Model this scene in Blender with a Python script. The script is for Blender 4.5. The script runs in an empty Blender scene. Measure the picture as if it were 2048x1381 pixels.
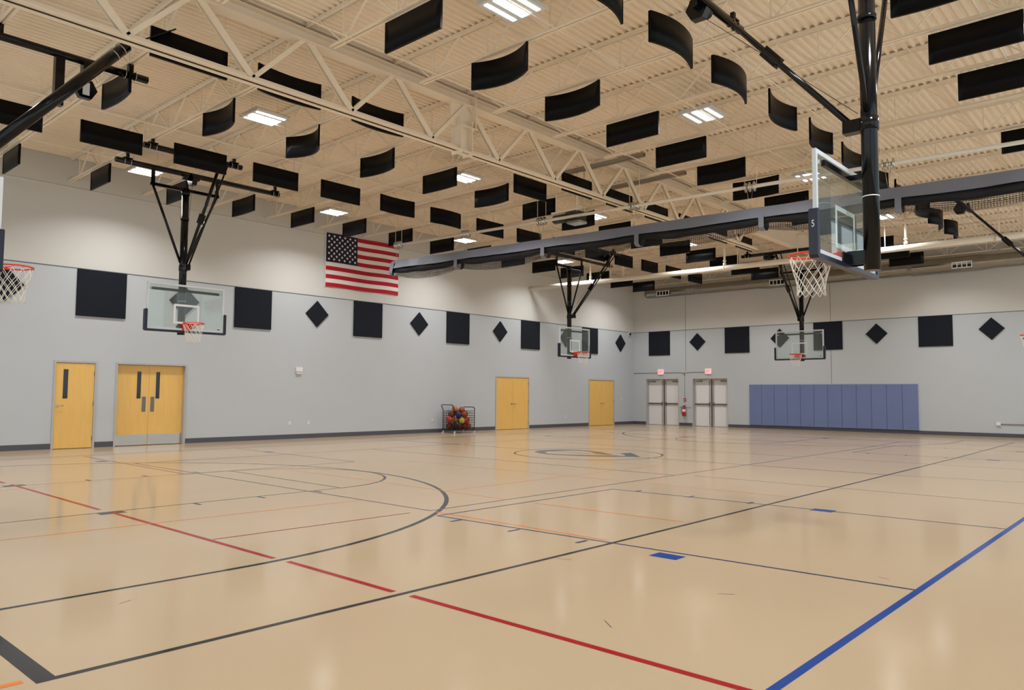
import bpy, math, random
from mathutils import Vector, Matrix

# ------------------------------------------------------------------ camera, light, exposure
S = bpy.context.scene
COL = S.collection
CAM = (-33.188, -21.525, 1.47)
cam = bpy.data.objects.new('camera', bpy.data.cameras.new('camera'))
COL.objects.link(cam)
def _cam_matrix(yaw, pitch, roll):
    f = Vector((math.cos(yaw) * math.cos(pitch), math.sin(yaw) * math.cos(pitch), math.sin(pitch)))
    r = f.cross(Vector((0, 0, 1))).normalized(); u = r.cross(f)
    r2 = r * math.cos(roll) + u * math.sin(roll); u2 = -r * math.sin(roll) + u * math.cos(roll)
    m = Matrix((r2, u2, -f)).transposed()
    return Matrix.Translation(CAM) @ m.to_4x4()
cam.matrix_world = _cam_matrix(math.radians(42.071), math.radians(3.693), math.radians(0.402))
cam.data.sensor_width = 36
cam.data.lens = 36 * 1525.74 / 2048
cam.data.clip_end = 200
cam.data.clip_start = 0.02
S.camera = cam
S.view_settings.view_transform = 'Standard'
S.view_settings.look = 'None'
S.view_settings.gamma = 1
S.view_settings.use_curve_mapping = False
S.view_settings.exposure = 0.0
LAMP_W = 108.0
LAMP_SPREAD = math.radians(138)
LAMP_COL = (0.985, 0.995, 1.0)
W = bpy.data.worlds.new('world'); S.world = W; W.use_nodes = True
W.node_tree.nodes['Background'].inputs[0].default_value = (0.86, 0.95, 1.0, 1)
W.node_tree.nodes['Background'].inputs[1].default_value = 1.75

# ------------------------------------------------------------------ materials
def srgb(r, g, b):
    f = lambda c: ((c / 255 + 0.055) / 1.055) ** 2.4 if c / 255 > 0.04045 else c / 255 / 12.92
    return (f(r), f(g), f(b), 1)
def mat(name, col, rough=0.6, metal=0.0, noise=0.0, nscale=4.0, bump=0.0, bscale=60.0, coat=0.0, spec=0.5, emit=None, ior=1.5, rvar=0.0, stretch=None):
    m = bpy.data.materials.new(name); m.use_nodes = True
    nt = m.node_tree; b = nt.nodes['Principled BSDF']
    b.inputs['Base Color'].default_value = col
    b.inputs['Roughness'].default_value = rough
    b.inputs['Metallic'].default_value = metal
    b.inputs['IOR'].default_value = ior
    b.inputs['Specular IOR Level'].default_value = spec
    if coat: b.inputs['Coat Weight'].default_value = coat; b.inputs['Coat Roughness'].default_value = 0.1
    tc = nt.nodes.new('ShaderNodeTexCoord')
    vec = tc.outputs['Object']
    if stretch:
        mp = nt.nodes.new('ShaderNodeMapping'); mp.inputs['Scale'].default_value = stretch
        nt.links.new(vec, mp.inputs['Vector']); vec = mp.outputs['Vector']
    if noise or rvar:
        n = nt.nodes.new('ShaderNodeTexNoise'); n.inputs['Scale'].default_value = nscale; n.inputs['Detail'].default_value = 5
        nt.links.new(vec, n.inputs['Vector'])
        if noise:
            mx = nt.nodes.new('ShaderNodeMix'); mx.data_type = 'RGBA'; mx.blend_type = 'MIX'
            mx.inputs['A'].default_value = tuple(c * (1 - noise) for c in col[:3]) + (1,)
            mx.inputs['B'].default_value = tuple(min(1, c * (1 + noise)) for c in col[:3]) + (1,)
            nt.links.new(n.outputs['Fac'], mx.inputs['Factor']); nt.links.new(mx.outputs['Result'], b.inputs['Base Color'])
        if rvar:
            mr = nt.nodes.new('ShaderNodeMapRange')
            mr.inputs['To Min'].default_value = max(0.01, rough - rvar); mr.inputs['To Max'].default_value = rough + rvar
            nt.links.new(n.outputs['Fac'], mr.inputs['Value']); nt.links.new(mr.outputs['Result'], b.inputs['Roughness'])
    if bump:
        n2 = nt.nodes.new('ShaderNodeTexNoise'); n2.inputs['Scale'].default_value = bscale; n2.inputs['Detail'].default_value = 3
        nt.links.new(vec, n2.inputs['Vector'])
        bp = nt.nodes.new('ShaderNodeBump'); bp.inputs['Strength'].default_value = bump; bp.inputs['Distance'].default_value = 0.01
        nt.links.new(n2.outputs['Fac'], bp.inputs['Height']); nt.links.new(bp.outputs['Normal'], b.inputs['Normal'])
    if emit:
        b.inputs['Emission Color'].default_value = emit[0]; b.inputs['Emission Strength'].default_value = emit[1]
    return m

FR = 0.12
def floor_mat(name, col, noise=0.04):
    m = mat(name, col, rough=0.9, noise=noise, nscale=0.7, bump=0.010, bscale=1.3, spec=0.0)
    nt = m.node_tree; b = nt.nodes['Principled BSDF']; out = [n for n in nt.nodes if n.type == 'OUTPUT_MATERIAL'][0]
    g = nt.nodes.new('ShaderNodeBsdfGlossy'); g.inputs['Roughness'].default_value = FR; g.inputs['Color'].default_value = (1, 1, 1, 1)
    fr = nt.nodes.new('ShaderNodeFresnel'); fr.inputs[0].default_value = 1.42
    mu = nt.nodes.new('ShaderNodeMath'); mu.operation = 'MULTIPLY_ADD'; mu.inputs[1].default_value = 0.64; mu.inputs[2].default_value = 0.008
    mx = nt.nodes.new('ShaderNodeMixShader')
    nt.links.new(b.inputs['Normal'].links[0].from_socket, g.inputs['Normal'])
    nt.links.new(fr.outputs[0], mu.inputs[0]); nt.links.new(mu.outputs[0], mx.inputs[0])
    nt.links.new(b.outputs[0], mx.inputs[1]); nt.links.new(g.outputs[0], mx.inputs[2]); nt.links.new(mx.outputs[0], out.inputs[0])
    return m
M = {}
M['floor'] = floor_mat('floor_sand', (0.442, 0.330, 0.215, 1))
M['f_black'] = floor_mat('line_black', srgb(46, 46, 50))
M['f_gray'] = floor_mat('line_gray', srgb(96, 90, 90))
M['f_red'] = floor_mat('line_red', srgb(150, 24, 34))
M['f_dred'] = floor_mat('line_dark_red', srgb(128, 44, 46))
M['f_blue'] = floor_mat('line_blue', srgb(12, 62, 138))
M['f_navy'] = floor_mat('line_navy', srgb(54, 58, 92))
M['f_orange'] = floor_mat('line_orange', srgb(214, 118, 52))
M['f_lorange'] = floor_mat('line_pale_orange', srgb(212, 132, 92))
M['f_logo'] = floor_mat('line_logo', srgb(70, 76, 84))
M['wall_gray'] = mat('wall_gray', (0.49, 0.515, 0.54, 1), rough=0.75, noise=0.02, nscale=1.5, bump=0.05, bscale=40)
M['wall_cream'] = mat('wall_cream', (0.60, 0.585, 0.55, 1), rough=0.8, noise=0.02, nscale=1.2, bump=0.05, bscale=40)
M['deck'] = mat('deck_paint', (0.90, 0.77, 0.605, 1), rough=0.6, noise=0.04, nscale=2)
M['steel_tan'] = mat('tan_painted_steel', (0.86, 0.74, 0.585, 1), rough=0.55, noise=0.03, nscale=3)
M['base'] = mat('baseboard_rubber', srgb(74, 74, 80), rough=0.5)
M['seam'] = mat('reveal_dark', srgb(96, 98, 104), rough=0.7)
M['baffle'] = mat('baffle_vinyl', (0.002, 0.002, 0.0025, 1), rough=0.38, bump=0.12, bscale=90, spec=0.11)
M['wpanel'] = mat('wall_panel_fabric', (0.010, 0.0125, 0.019, 1), rough=0.85, bump=0.2, bscale=200, spec=0.2)
M['maple'] = mat('maple_veneer', srgb(228, 182, 98), rough=0.32, noise=0.09, nscale=2.2, spec=0.5, stretch=(6, 6, 0.8))
M['frame_gray'] = mat('door_frame_gray', srgb(176, 174, 172), rough=0.45)
M['door_gray'] = mat('door_gray', srgb(226, 225, 226), rough=0.4)
M['steel'] = mat('brushed_steel', srgb(190, 188, 184), rough=0.25, metal=1, noise=0.05, nscale=6, stretch=(1, 1, 30))
M['dsteel'] = mat('dull_steel', srgb(120, 118, 116), rough=0.4, metal=0.8)
M['vision'] = mat('dark_glass', (0.004, 0.004, 0.005, 1), rough=0.1)  # also colours the door backing and the shaded register insides
M['black'] = mat('black_powder_coat', (0.004, 0.004, 0.005, 1), rough=0.13, spec=0.3)
M['blackmatte'] = mat('black_matte', (0.010, 0.010, 0.011, 1), rough=0.6)
M['navy'] = mat('navy_padding', srgb(14, 13, 42), rough=0.35)
M['white'] = mat('white_paint', srgb(225, 226, 228), rough=0.4)
M['alu'] = mat('board_frame_white', srgb(205, 210, 214), rough=0.35)
M['rim'] = mat('rim_orange', srgb(232, 60, 18), rough=0.35)
M['net'] = mat('net_cord', srgb(235, 228, 218), rough=0.8)
M['zinc'] = mat('bright_zinc', srgb(210, 210, 205), rough=0.25, metal=1)
M['galv'] = mat('galvanised_duct', srgb(146, 144, 138), rough=0.24, metal=1.0, noise=0.15, nscale=5)
M['pipe'] = mat('cream_pipe', (0.80, 0.72, 0.60, 1), rough=0.3, spec=0.6)
M['graysteel'] = mat('gray_channel_steel', srgb(150, 140, 130), rough=0.5, metal=0.3)
M['valance'] = mat('curtain_vinyl', srgb(118, 122, 136), rough=0.45, noise=0.08, nscale=3)
M['netblack'] = mat('curtain_net', (0.008, 0.008, 0.010, 1), rough=0.8)
M['pad'] = mat('wall_pad_vinyl', srgb(106, 120, 162), rough=0.42, noise=0.05, nscale=1.0, bump=0.05, bscale=5)
M['red'] = mat('extinguisher_red', srgb(176, 16, 22), rough=0.3)
M['exitwhite'] = mat('exit_sign_face', srgb(240, 215, 215), rough=0.4, emit=(srgb(255, 190, 190), 0.35))
M['exitred'] = mat('exit_sign_red', srgb(240, 60, 70), rough=0.4, emit=(srgb(255, 40, 60), 0.9))
M['plastic'] = mat('white_plastic', srgb(222, 222, 224), rough=0.35)
M['flagred'] = mat('flag_red', srgb(176, 12, 34), rough=0.85)
M['flagwhite'] = mat('flag_white', srgb(226, 220, 218), rough=0.85)
M['flagblue'] = mat('flag_blue', srgb(16, 18, 46), rough=0.85)
M['light'] = mat('led_strip', (1, 1, 1, 1), rough=0.4, emit=((1, 1, 1, 1), 9.0))
M['fixture'] = mat('fixture_white', srgb(205, 207, 208), rough=0.4)
def glass():
    m = bpy.data.materials.new('backboard_glass'); m.use_nodes = True; nt = m.node_tree
    for n in list(nt.nodes):
        if n.type != 'OUTPUT_MATERIAL': nt.nodes.remove(n)
    out = [n for n in nt.nodes if n.type == 'OUTPUT_MATERIAL'][0]
    t = nt.nodes.new('ShaderNodeBsdfTransparent'); t.inputs[0].default_value = (0.90, 0.94, 0.925, 1)
    g = nt.nodes.new('ShaderNodeBsdfGlossy'); g.inputs['Roughness'].default_value = 0.02
    g.inputs['Color'].default_value = (0.9, 0.95, 0.95, 1)
    fr = nt.nodes.new('ShaderNodeFresnel'); fr.inputs[0].default_value = 1.5
    d = nt.nodes.new('ShaderNodeBsdfDiffuse'); d.inputs[0].default_value = (0.55, 0.62, 0.62, 1)
    m1 = nt.nodes.new('ShaderNodeMixShader'); m1.inputs[0].default_value = 0.06
    m2 = nt.nodes.new('ShaderNodeMixShader')
    nt.links.new(t.outputs[0], m1.inputs[1]); nt.links.new(d.outputs[0], m1.inputs[2])
    ge = nt.nodes.new('ShaderNodeNewGeometry'); inv = nt.nodes.new('ShaderNodeMath'); inv.operation = 'SUBTRACT'; inv.inputs[0].default_value = 1
    mu = nt.nodes.new('ShaderNodeMath'); mu.operation = 'MULTIPLY'
    nt.links.new(ge.outputs['Backfacing'], inv.inputs[1]); nt.links.new(inv.outputs[0], mu.inputs[0]); nt.links.new(fr.outputs[0], mu.inputs[1])
    nt.links.new(mu.outputs[0], m2.inputs[0]); nt.links.new(m1.outputs[0], m2.inputs[1]); nt.links.new(g.outputs[0], m2.inputs[2])
    nt.links.new(m2.outputs[0], out.inputs[0])
    return m
M['glass'] = glass()
def clear():
    m = bpy.data.materials.new('window_pane'); m.use_nodes = True; nt = m.node_tree  # pane of the added windows only
    for n in list(nt.nodes):
        if n.type != 'OUTPUT_MATERIAL': nt.nodes.remove(n)
    out = [n for n in nt.nodes if n.type == 'OUTPUT_MATERIAL'][0]
    t = nt.nodes.new('ShaderNodeBsdfTransparent'); t.inputs[0].default_value = (0.97, 0.985, 0.98, 1)
    g = nt.nodes.new('ShaderNodeBsdfGlossy'); g.inputs['Roughness'].default_value = 0.02; m2 = nt.nodes.new('ShaderNodeMixShader'); m2.inputs[0].default_value = 0.05
    nt.links.new(t.outputs[0], m2.inputs[1]); nt.links.new(g.outputs[0], m2.inputs[2]); nt.links.new(m2.outputs[0], out.inputs[0])
    return m
M['clear'] = clear()

# ------------------------------------------------------------------ mesh helpers
class MB:
    """collects simple shapes; build() links them as ONE mesh object"""
    def __init__(self): self.v = []; self.f = []; self.mi = []; self.slots = []; self.sm = []
    def slot(self, m):
        if m not in self.slots: self.slots.append(m)
        return self.slots.index(m)
    def face(self, pts, m=None, smooth=False):
        k = len(self.v); self.v += [tuple(p) for p in pts]; self.f.append(tuple(range(k, k + len(pts))))
        self.mi.append(self.slot(m) if m else 0); self.sm.append(smooth)
    def box(self, lo, hi, m=None):
        x0, y0, z0 = lo; x1, y1, z1 = hi; k = len(self.v)
        self.v += [(x0, y0, z0), (x1, y0, z0), (x1, y1, z0), (x0, y1, z0), (x0, y0, z1), (x1, y0, z1), (x1, y1, z1), (x0, y1, z1)]
        for q in ((0, 3, 2, 1), (4, 5, 6, 7), (0, 1, 5, 4), (1, 2, 6, 5), (2, 3, 7, 6), (3, 0, 4, 7)):
            self.f.append(tuple(k + i for i in q)); self.mi.append(self.slot(m) if m else 0); self.sm.append(False)
        return self
    def cbox(self, lo, hi, c=0.01, m=None):
        """box with chamfered vertical and horizontal edges (26-face style via 3 inset rings)"""
        x0, y0, z0 = lo; x1, y1, z1 = hi
        rings = [((x0 + c, y0 + c), (x1 - c, y1 - c), z0), ((x0, y0), (x1, y1), z0 + c), ((x0, y0), (x1, y1), z1 - c), ((x0 + c, y0 + c), (x1 - c, y1 - c), z1)]
        k = len(self.v)
        for (a, b, z) in rings:
            cc = c if a[0] == x0 else 0.0
            cc = max(cc, c * 0.6)
            self.v += [(a[0] + cc, a[1], z), (b[0] - cc, a[1], z), (b[0], a[1] + cc, z), (b[0], b[1] - cc, z), (b[0] - cc, b[1], z), (a[0] + cc, b[1], z), (a[0], b[1] - cc, z), (a[0], a[1] + cc, z)]
        mi = self.slot(m) if m else 0
        self.f.append(tuple(k + i for i in range(7, -1, -1))); self.f.append(tuple(k + 24 + i for i in range(8)))
        self.mi += [mi, mi]; self.sm += [False, False]
        for r in range(3):
            for i in range(8):
                j = (i + 1) % 8
                self.f.append((k + r * 8 + i, k + r * 8 + j, k + r * 8 + 8 + j, k + r * 8 + 8 + i)); self.mi.append(mi); self.sm.append(False)
        return self
    def bar(self, a, b, w, h, m=None, up=(0, 0, 1)):
        """rectangular bar from a to b, w sideways, h along up"""
        a = Vector(a); b = Vector(b); d = (b - a).normalized(); u = Vector(up)
        s = d.cross(u)
        if s.length < 1e-4: s = d.cross(Vector((1, 0, 0)))
        s.normalize(); u = s.cross(d); k = len(self.v)
        for p in (a, b):
            for i, j in ((-1, -1), (1, -1), (1, 1), (-1, 1)):
                self.v.append(tuple(p + s * (i * w / 2) + u * (j * h / 2)))
        mi = self.slot(m) if m else 0
        for q in ((0, 1, 2, 3), (7, 6, 5, 4), (0, 4, 5, 1), (1, 5, 6, 2), (2, 6, 7, 3), (3, 7, 4, 0)):
            self.f.append(tuple(k + i for i in q)); self.mi.append(mi); self.sm.append(False)
        return self
    def tube(self, pts, r, n=10, m=None, closed=False, caps=True):
        pts = [Vector(p) for p in pts]; N = len(pts); k = len(self.v); mi = self.slot(m) if m else 0
        prev = None
        rr = r if isinstance(r, (list, tuple)) else [r] * N
        for i, p in enumerate(pts):
            if closed: d = (pts[(i + 1) % N] - pts[i - 1]).normalized()
            elif i == 0: d = (pts[1] - p).normalized()
            elif i == N - 1: d = (p - pts[-2]).normalized()
            else: d = ((pts[i + 1] - p).normalized() + (p - pts[i - 1]).normalized()).normalized()
            if prev is None:
                s = d.cross(Vector((0, 0, 1)))
                if s.length < 1e-3: s = d.cross(Vector((1, 0, 0)))
            else:
                s = prev - d * prev.dot(d)
            s.normalize(); prev = s; u = s.cross(d)
            for j in range(n):
                a = 2 * math.pi * j / n
                self.v.append(tuple(p + (s * math.cos(a) + u * math.sin(a)) * rr[i]))
        for i in range(N if closed else N - 1):
            i2 = (i + 1) % N
            for j in range(n):
                j2 = (j + 1) % n
                self.f.append((k + i * n + j, k + i * n + j2, k + i2 * n + j2, k + i2 * n + j)); self.mi.append(mi); self.sm.append(True)
        if caps and not closed:
            self.f.append(tuple(k + j for j in range(n - 1, -1, -1))); self.f.append(tuple(k + (N - 1) * n + j for j in range(n)))
            self.mi += [mi, mi]; self.sm += [False, False]
        return self
    def lathe(self, prof, c=(0, 0, 0), n=16, m=None):
        k = len(self.v); mi = self.slot(m) if m else 0
        for r, z in prof:
            for j in range(n):
                a = 2 * math.pi * j / n
                self.v.append((c[0] + r * math.cos(a), c[1] + r * math.sin(a), c[2] + z))
        for i in range(len(prof) - 1):
            for j in range(n):
                j2 = (j + 1) % n
                self.f.append((k + i * n + j, k + i * n + j2, k + (i + 1) * n + j2, k + (i + 1) * n + j)); self.mi.append(mi); self.sm.append(True)
        return self
    def prism(self, poly, axis, lo, hi, m=None):
        """extrude 2D polygon (list of (a,b)) along axis 'x','y' or 'z' between lo and hi"""
        def P(a, b, c): return {'x': (c, a, b), 'y': (a, c, b), 'z': (a, b, c)}[axis]
        k = len(self.v); n = len(poly); mi = self.slot(m) if m else 0
        self.v += [P(a, b, lo) for a, b in poly] + [P(a, b, hi) for a, b in poly]
        self.f.append(tuple(k + i for i in range(n - 1, -1, -1))); self.f.append(tuple(k + n + i for i in range(n)))
        self.mi += [mi, mi]; self.sm += [False, False]
        for i in range(n):
            j = (i + 1) % n
            self.f.append((k + i, k + j, k + n + j, k + n + i)); self.mi.append(mi); self.sm.append(False)
        return self
    def mesh(self, name, m):
        me = bpy.data.meshes.new(name)
        me.from_pydata(self.v, [], self.f)
        if self.slots:
            for s in self.slots: me.materials.append(M[s])
            me.polygons.foreach_set('material_index', self.mi)
        else:
            me.materials.append(M[m])
        me.polygons.foreach_set('use_smooth', self.sm)
        me.update(); return me
    def build(self, name, m=None, parent=None):
        o = bpy.data.objects.new(name, self.mesh(name, m)); COL.objects.link(o)
        if parent: o.parent = parent
        return o

def tag(o, label=None, cat=None, group=None, kind=None):
    if label: o['label'] = label
    if cat: o['category'] = cat
    if group: o['group'] = group
    if kind: o['kind'] = kind
    return o
def thing(name, label, cat, loc=(0, 0, 0), rz=0, group=None):
    o = bpy.data.objects.new(name, None); COL.objects.link(o)
    o.location = loc; o.rotation_euler = (0, 0, rz); o.empty_display_size = 0.1
    return tag(o, label, cat, group)
def dup(root, loc, rz, label):
    def cp(o, parent):
        c = o.copy(); COL.objects.link(c); c.parent = parent
        for ch in list(o.children): cp(ch, c)
        return c
    r = cp(root, None); r.location = loc; r.rotation_euler = (0, 0, rz); r['label'] = label
    return r
def struct(mb, name, m=None):
    return tag(mb.build(name, m), kind='structure')
ORD = ['', 'first', 'second', 'third', 'fourth', 'fifth', 'sixth', 'seventh', 'eighth', 'ninth', 'tenth', 'eleventh', 'twelfth', 'thirteenth',
       'fourteenth', 'fifteenth', 'sixteenth', 'seventeenth', 'eighteenth', 'nineteenth', 'twentieth']

# ------------------------------------------------------------------ room
X0, X1, Y0, Y1 = -34.9, 0.0, -23.2, 0.0
ZD = 7.50            # underside of roof deck
ZG = 4.655           # gray paint up to here
def wall(name, axis, at, thick, u0, u1, openings):
    mb = MB(); us = sorted({u0, u1} | {o[0] for o in openings} | {o[1] for o in openings})
    zt = max([o[2] for o in openings] + [2.0])
    for a, b in zip(us[:-1], us[1:]):
        mid = (a + b) / 2; op = [o for o in openings if o[0] < mid < o[1]]
        z0 = op[0][2] if op else 0.0
        for za, zb, m in ((z0, ZG, 'wall_gray'), (ZG, ZD + 0.1, 'wall_cream')):
            lo, hi = sorted((at, at + thick))
            if axis == 'y': mb.box((a, lo, za), (b, hi, zb), m)
            else: mb.box((lo, a, za), (hi, b, zb), m)
    e0, e1 = sorted((at + thick, at + thick * 1.2))
    for a, b, zo in openings:  # unseen dark backing, added to stop outside light leaking under the doors
        if axis == 'y': mb.box((a - 0.3, e0, -0.2), (b + 0.3, e1, zo + 0.3), 'vision')
        else: mb.box((e0, a - 0.3, -0.2), (e1, b + 0.3, zo + 0.3), 'vision')
    return struct(mb, name)
DA, DB, DC, DD = (-26.63, -25.61), (-25.14, -23.21), (-10.34, -8.22), (-3.92, -1.80)
E1, E2 = (-2.58, -0.70), (-5.15, -3.29)
wall('wall_left', 'y', 0.0, 0.35, X0, 0.35, [DA + (2.25,), DB + (2.25,), DC + (2.22,), DD + (2.22,)])
wall('wall_right', 'x', 0.0, 0.35, Y0 - 0.3, 0.0, [E1 + (2.31,), E2 + (2.31,)])
def wall_added_windows(name, axis, at, thick, u0, u1, wins, z0, z1, n0):  # unseen wall; its windows are added to brighten ceiling and walls
    mb = MB(); lo, hi = sorted((at, at + thick))
    def B(a, b, za, zb, m):
        if b - a < 1e-4: return
        mb.box((a, lo, za), (b, hi, zb), m) if axis == 'y' else mb.box((lo, a, za), (hi, b, zb), m)
    B(u0, u1, 0, z0, 'wall_gray'); B(u0, u1, z1, ZD + 0.1, 'wall_cream')
    us = [u0] + [v for w in wins for v in w] + [u1]
    for a, b in zip(us[::2], us[1::2]): B(a, b, z0, ZG, 'wall_gray'); B(a, b, ZG, z1, 'wall_cream')
    struct(mb, name)
    for i, (a, b) in enumerate(wins):
        r = bpy.data.objects.new('window_%d' % (n0 + i), None); COL.objects.link(r); r['kind'] = 'structure'
        f = MB(); m_ = (lo + hi) / 2; t = 0.06
        def F(ua, ub, za, zb):
            f.box((ua, m_ - 0.05, za), (ub, m_ + 0.05, zb)) if axis == 'y' else f.box((m_ - 0.05, ua, za), (m_ + 0.05, ub, zb))
        F(a, a + t, z0, z1); F(b - t, b, z0, z1); F(a + t, b - t, z0, z0 + t); F(a + t, b - t, z1 - t, z1)
        for q in (1, 2): u = a + (b - a) * q / 3; F(u - t / 2, u + t / 2, z0 + t, z1 - t)
        f.build('window_frame', 'dsteel', r)
        p = MB(); p.box((a + t, m_ - 0.004, z0 + t), (b - t, m_ + 0.004, z1 - t)) if axis == 'y' else p.box((m_ - 0.004, a + t, z0 + t), (m_ + 0.004, b - t, z1 - t))
        p.build('window_glass', 'clear', r)
wall_added_windows('wall_near', 'y', Y0, -0.3, X0, 0.0, [(-34.0 + 4.3 * i, -34.0 + 4.3 * i + 3.9) for i in range(8)], 0.9, 6.4, 1)
wall_added_windows('wall_behind', 'x', X0, -0.3, Y0 - 0.3, 0.35, [(-22.4 + 4.5 * i, -22.4 + 4.5 * i + 4.0) for i in range(5)], 0.9, 6.4, 9)
# thin reveals at the paint line and at the panel joints
struct(MB().box((X0, -0.006, ZG - 0.012), (0, 0.0, ZG + 0.012)), 'trim_1', 'seam')
struct(MB().box((-0.006, Y0, ZG - 0.012), (0.0, 0, ZG + 0.012)), 'trim_2', 'seam')
struct(MB().prism([(0, 6.70), (-0.022, 6.715), (-0.022, 6.74), (0, 6.76)], 'x', X0, 0), 'trim_3', 'wall_cream')
struct(MB().box((-0.006, -2.965, 2.65), (0.0, -2.95, ZD)), 'trim_4', 'seam')
struct(MB().box((-0.006, -9.885, 2.02), (0.0, -9.872, ZD)), 'trim_5', 'seam')
# baseboards
def baseboard(name, axis, runs):
    mb = MB()
    for a, b in runs:
        poly = [(0, 0), (-0.022, 0), (-0.012, 0.015), (-0.010, 0.138), (-0.004, 0.15), (0, 0.15)]
        mb.prism(poly, 'x' if axis == 'y' else 'y', a, b)
    return struct(mb, name, 'base')
baseboard('baseboard_left', 'y', [(X0, DA[0]), (DA[1], DB[0]), (DB[1], DC[0]), (DC[1], DD[0]), (DD[1], 0)])
baseboard('baseboard_right', 'x', [(E1[1], -0.02), (E2[1], E1[0]), (Y0, E2[0])])
# roof deck, ribs running along x
mb = MB(); pitch = 0.1395; y = Y0 - 0.05; prof = []
while y < 0.05:
    prof += [(y, ZD), (y + 0.042, ZD), (y + 0.056, ZD + 0.042), (y + 0.1255, ZD + 0.042)]; y += pitch
prof += [(y, ZD)]
for (a, za), (b, zb) in zip(prof[:-1], prof[1:]):
    mb.face([(X0, a, za), (X1, a, za), (X1, b, zb), (X0, b, zb)])
mb.box((X0 - 0.3, Y0 - 0.3, ZD + 0.045), (0.35, 0.35, ZD + 0.25))
struct(mb, 'ceiling', 'deck')

# ------------------------------------------------------------------ floor with court markings
fl = MB()
fl.box((X0 - 0.3, Y0 - 0.3, -0.2), (0.35, 0.35, 0.0), 'floor')
lvl = [0.0006]
def strip(pts, w, m, z=None):
    """flat painted line along a polyline"""
    lvl[0] += 0.00001; z = z or lvl[0]
    P = [Vector((p[0], p[1], 0)) for p in pts]; L = []; R = []
    for i, p in enumerate(P):
        d = (P[min(i + 1, len(P) - 1)] - P[max(i - 1, 0)]).normalized(); n = Vector((-d.y, d.x, 0)) * w / 2
        L.append(p + n); R.append(p - n)
    for i in range(len(P) - 1):
        fl.face([(R[i].x, R[i].y, z), (R[i + 1].x, R[i + 1].y, z), (L[i + 1].x, L[i + 1].y, z), (L[i].x, L[i].y, z)], m)
def rect(x0, y0, x1, y1, m):
    lvl[0] += 0.00001; z = lvl[0]; fl.face([(x0, y0, z), (x1, y0, z), (x1, y1, z), (x0, y1, z)], m)
def arc(cx, cy, r, a0, a1, n=64):
    return [(cx + r * math.cos(math.radians(a0 + (a1 - a0) * i / n)), cy + r * math.sin(math.radians(a0 + (a1 - a0) * i / n))) for i in range(n + 1)]
XM, YM = -17.65, -9.75
mx = lambda x: 2 * XM - x
# main court (black)
strip([(-31.86, -17.10), (-27.0, -17.12), (-12.0, -17.05), (-3.4, -16.90)], 0.05, 'f_black')
strip([(-31.86, -2.40), (-3.44, -2.40)], 0.05, 'f_black')
strip([(-31.81, -17.12), (-31.81, -2.38)], 0.10, 'f_black')
strip([(mx(-31.81), -16.95), (mx(-31.81), -2.38)], 0.05, 'f_black')
for s in (0, 1):
    g = (lambda x: x) if s == 0 else mx
    strip([(g(-31.8), YM - 5.72), (g(-30.0), YM - 5.73)] , 0.05, 'f_black')
    strip([(g(-31.8), YM + 5.73), (g(-30.0), YM + 5.73)], 0.05, 'f_black')
    strip([(g(x), y) for x, y in arc(-30.0, YM, 5.73, -90, 90)], 0.062, 'f_black')
    strip([(g(-31.8), YM - 1.82), (g(-26.1), YM - 1.80)], 0.035, 'f_black')
    strip([(g(-31.8), YM + 1.86), (g(-26.1), YM + 1.83)], 0.03, 'f_gray')
    strip([(g(-26.08), YM - 1.82), (g(-26.02), YM + 1.83)], 0.035, 'f_black')
    strip([(g(x), y) for x, y in arc(-26.1, YM - 0.02, 1.80, -90, 90)], 0.045, 'f_black')
    for yy, sg in ((YM - 1.82, -1), (YM + 1.86, 1)):
        rect(*sorted((g(-29.63), g(-29.33)))[:1], min(yy, yy + sg * 0.18), max(g(-29.63), g(-29.33)), max(yy, yy + sg * 0.18), 'f_gray' if 0 else 'f_black')
        for tx in (-28.42, -27.50, -26.58):
            strip([(g(tx), yy), (g(tx), yy + sg * 0.20)], 0.05, 'f_black')
strip(arc(XM, YM - 0.33, 1.83, 0, 360, 96), 0.05, 'f_black')
strip([(XM, -17.1), (XM, -2.4)], 0.045, 'f_black')
# logo: a slanted open letter
lg_o = [(-18.2, -8.79), (-17.86, -8.62), (-17.53, -8.56), (-17.14, -8.66), (-16.9, -8.92), (-16.8, -9.2), (-16.83, -9.46), (-17.01, -10.03), (-17.49, -10.74), (-17.55, -10.52), (-17.44, -10.16), (-17.18, -9.85), (-17.05, -9.63), (-17.01, -9.34), (-17.18, -9.09), (-17.45, -8.94), (-17.81, -8.94), (-18.05, -9.02), (-18.18, -9.13), (-18.36, -9.4), (-18.38, -9.6), (-18.31, -9.9), (-18.04, -10.36), (-17.77, -10.8), (-17.57, -11.15), (-17.25, -10.88), (-16.98, -10.58), (-16.63, -10.69), (-17.53, -11.54), (-17.99, -11.07), (-18.24, -10.68), (-18.44, -10.18), (-18.57, -9.74), (-18.55, -9.5), (-18.51, -9.29)]
lvl[0] += 0.00001
fl.face([(x, y, lvl[0]) for x, y in reversed(lg_o)], 'f_logo')
# volleyball court (gray)
VL, VR, VN, VF = -26.66, -8.64, -14.27, -5.25
strip([(VL, VN), (VR, VN)], 0.04, 'f_gray'); strip([(VL, VF), (VR, VF)], 0.04, 'f_gray')
for x in (VL, VR, -20.64, -14.62): strip([(x, VN), (x, VF)], 0.045, 'f_gray')
for x in (-20.45, -14.5): strip([(x, VN - 0.3), (x, -19.7)], 0.03, 'f_gray')
strip([(XM, -17.1), (XM + 0.5, -19.8)], 0.03, 'f_gray')
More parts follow.
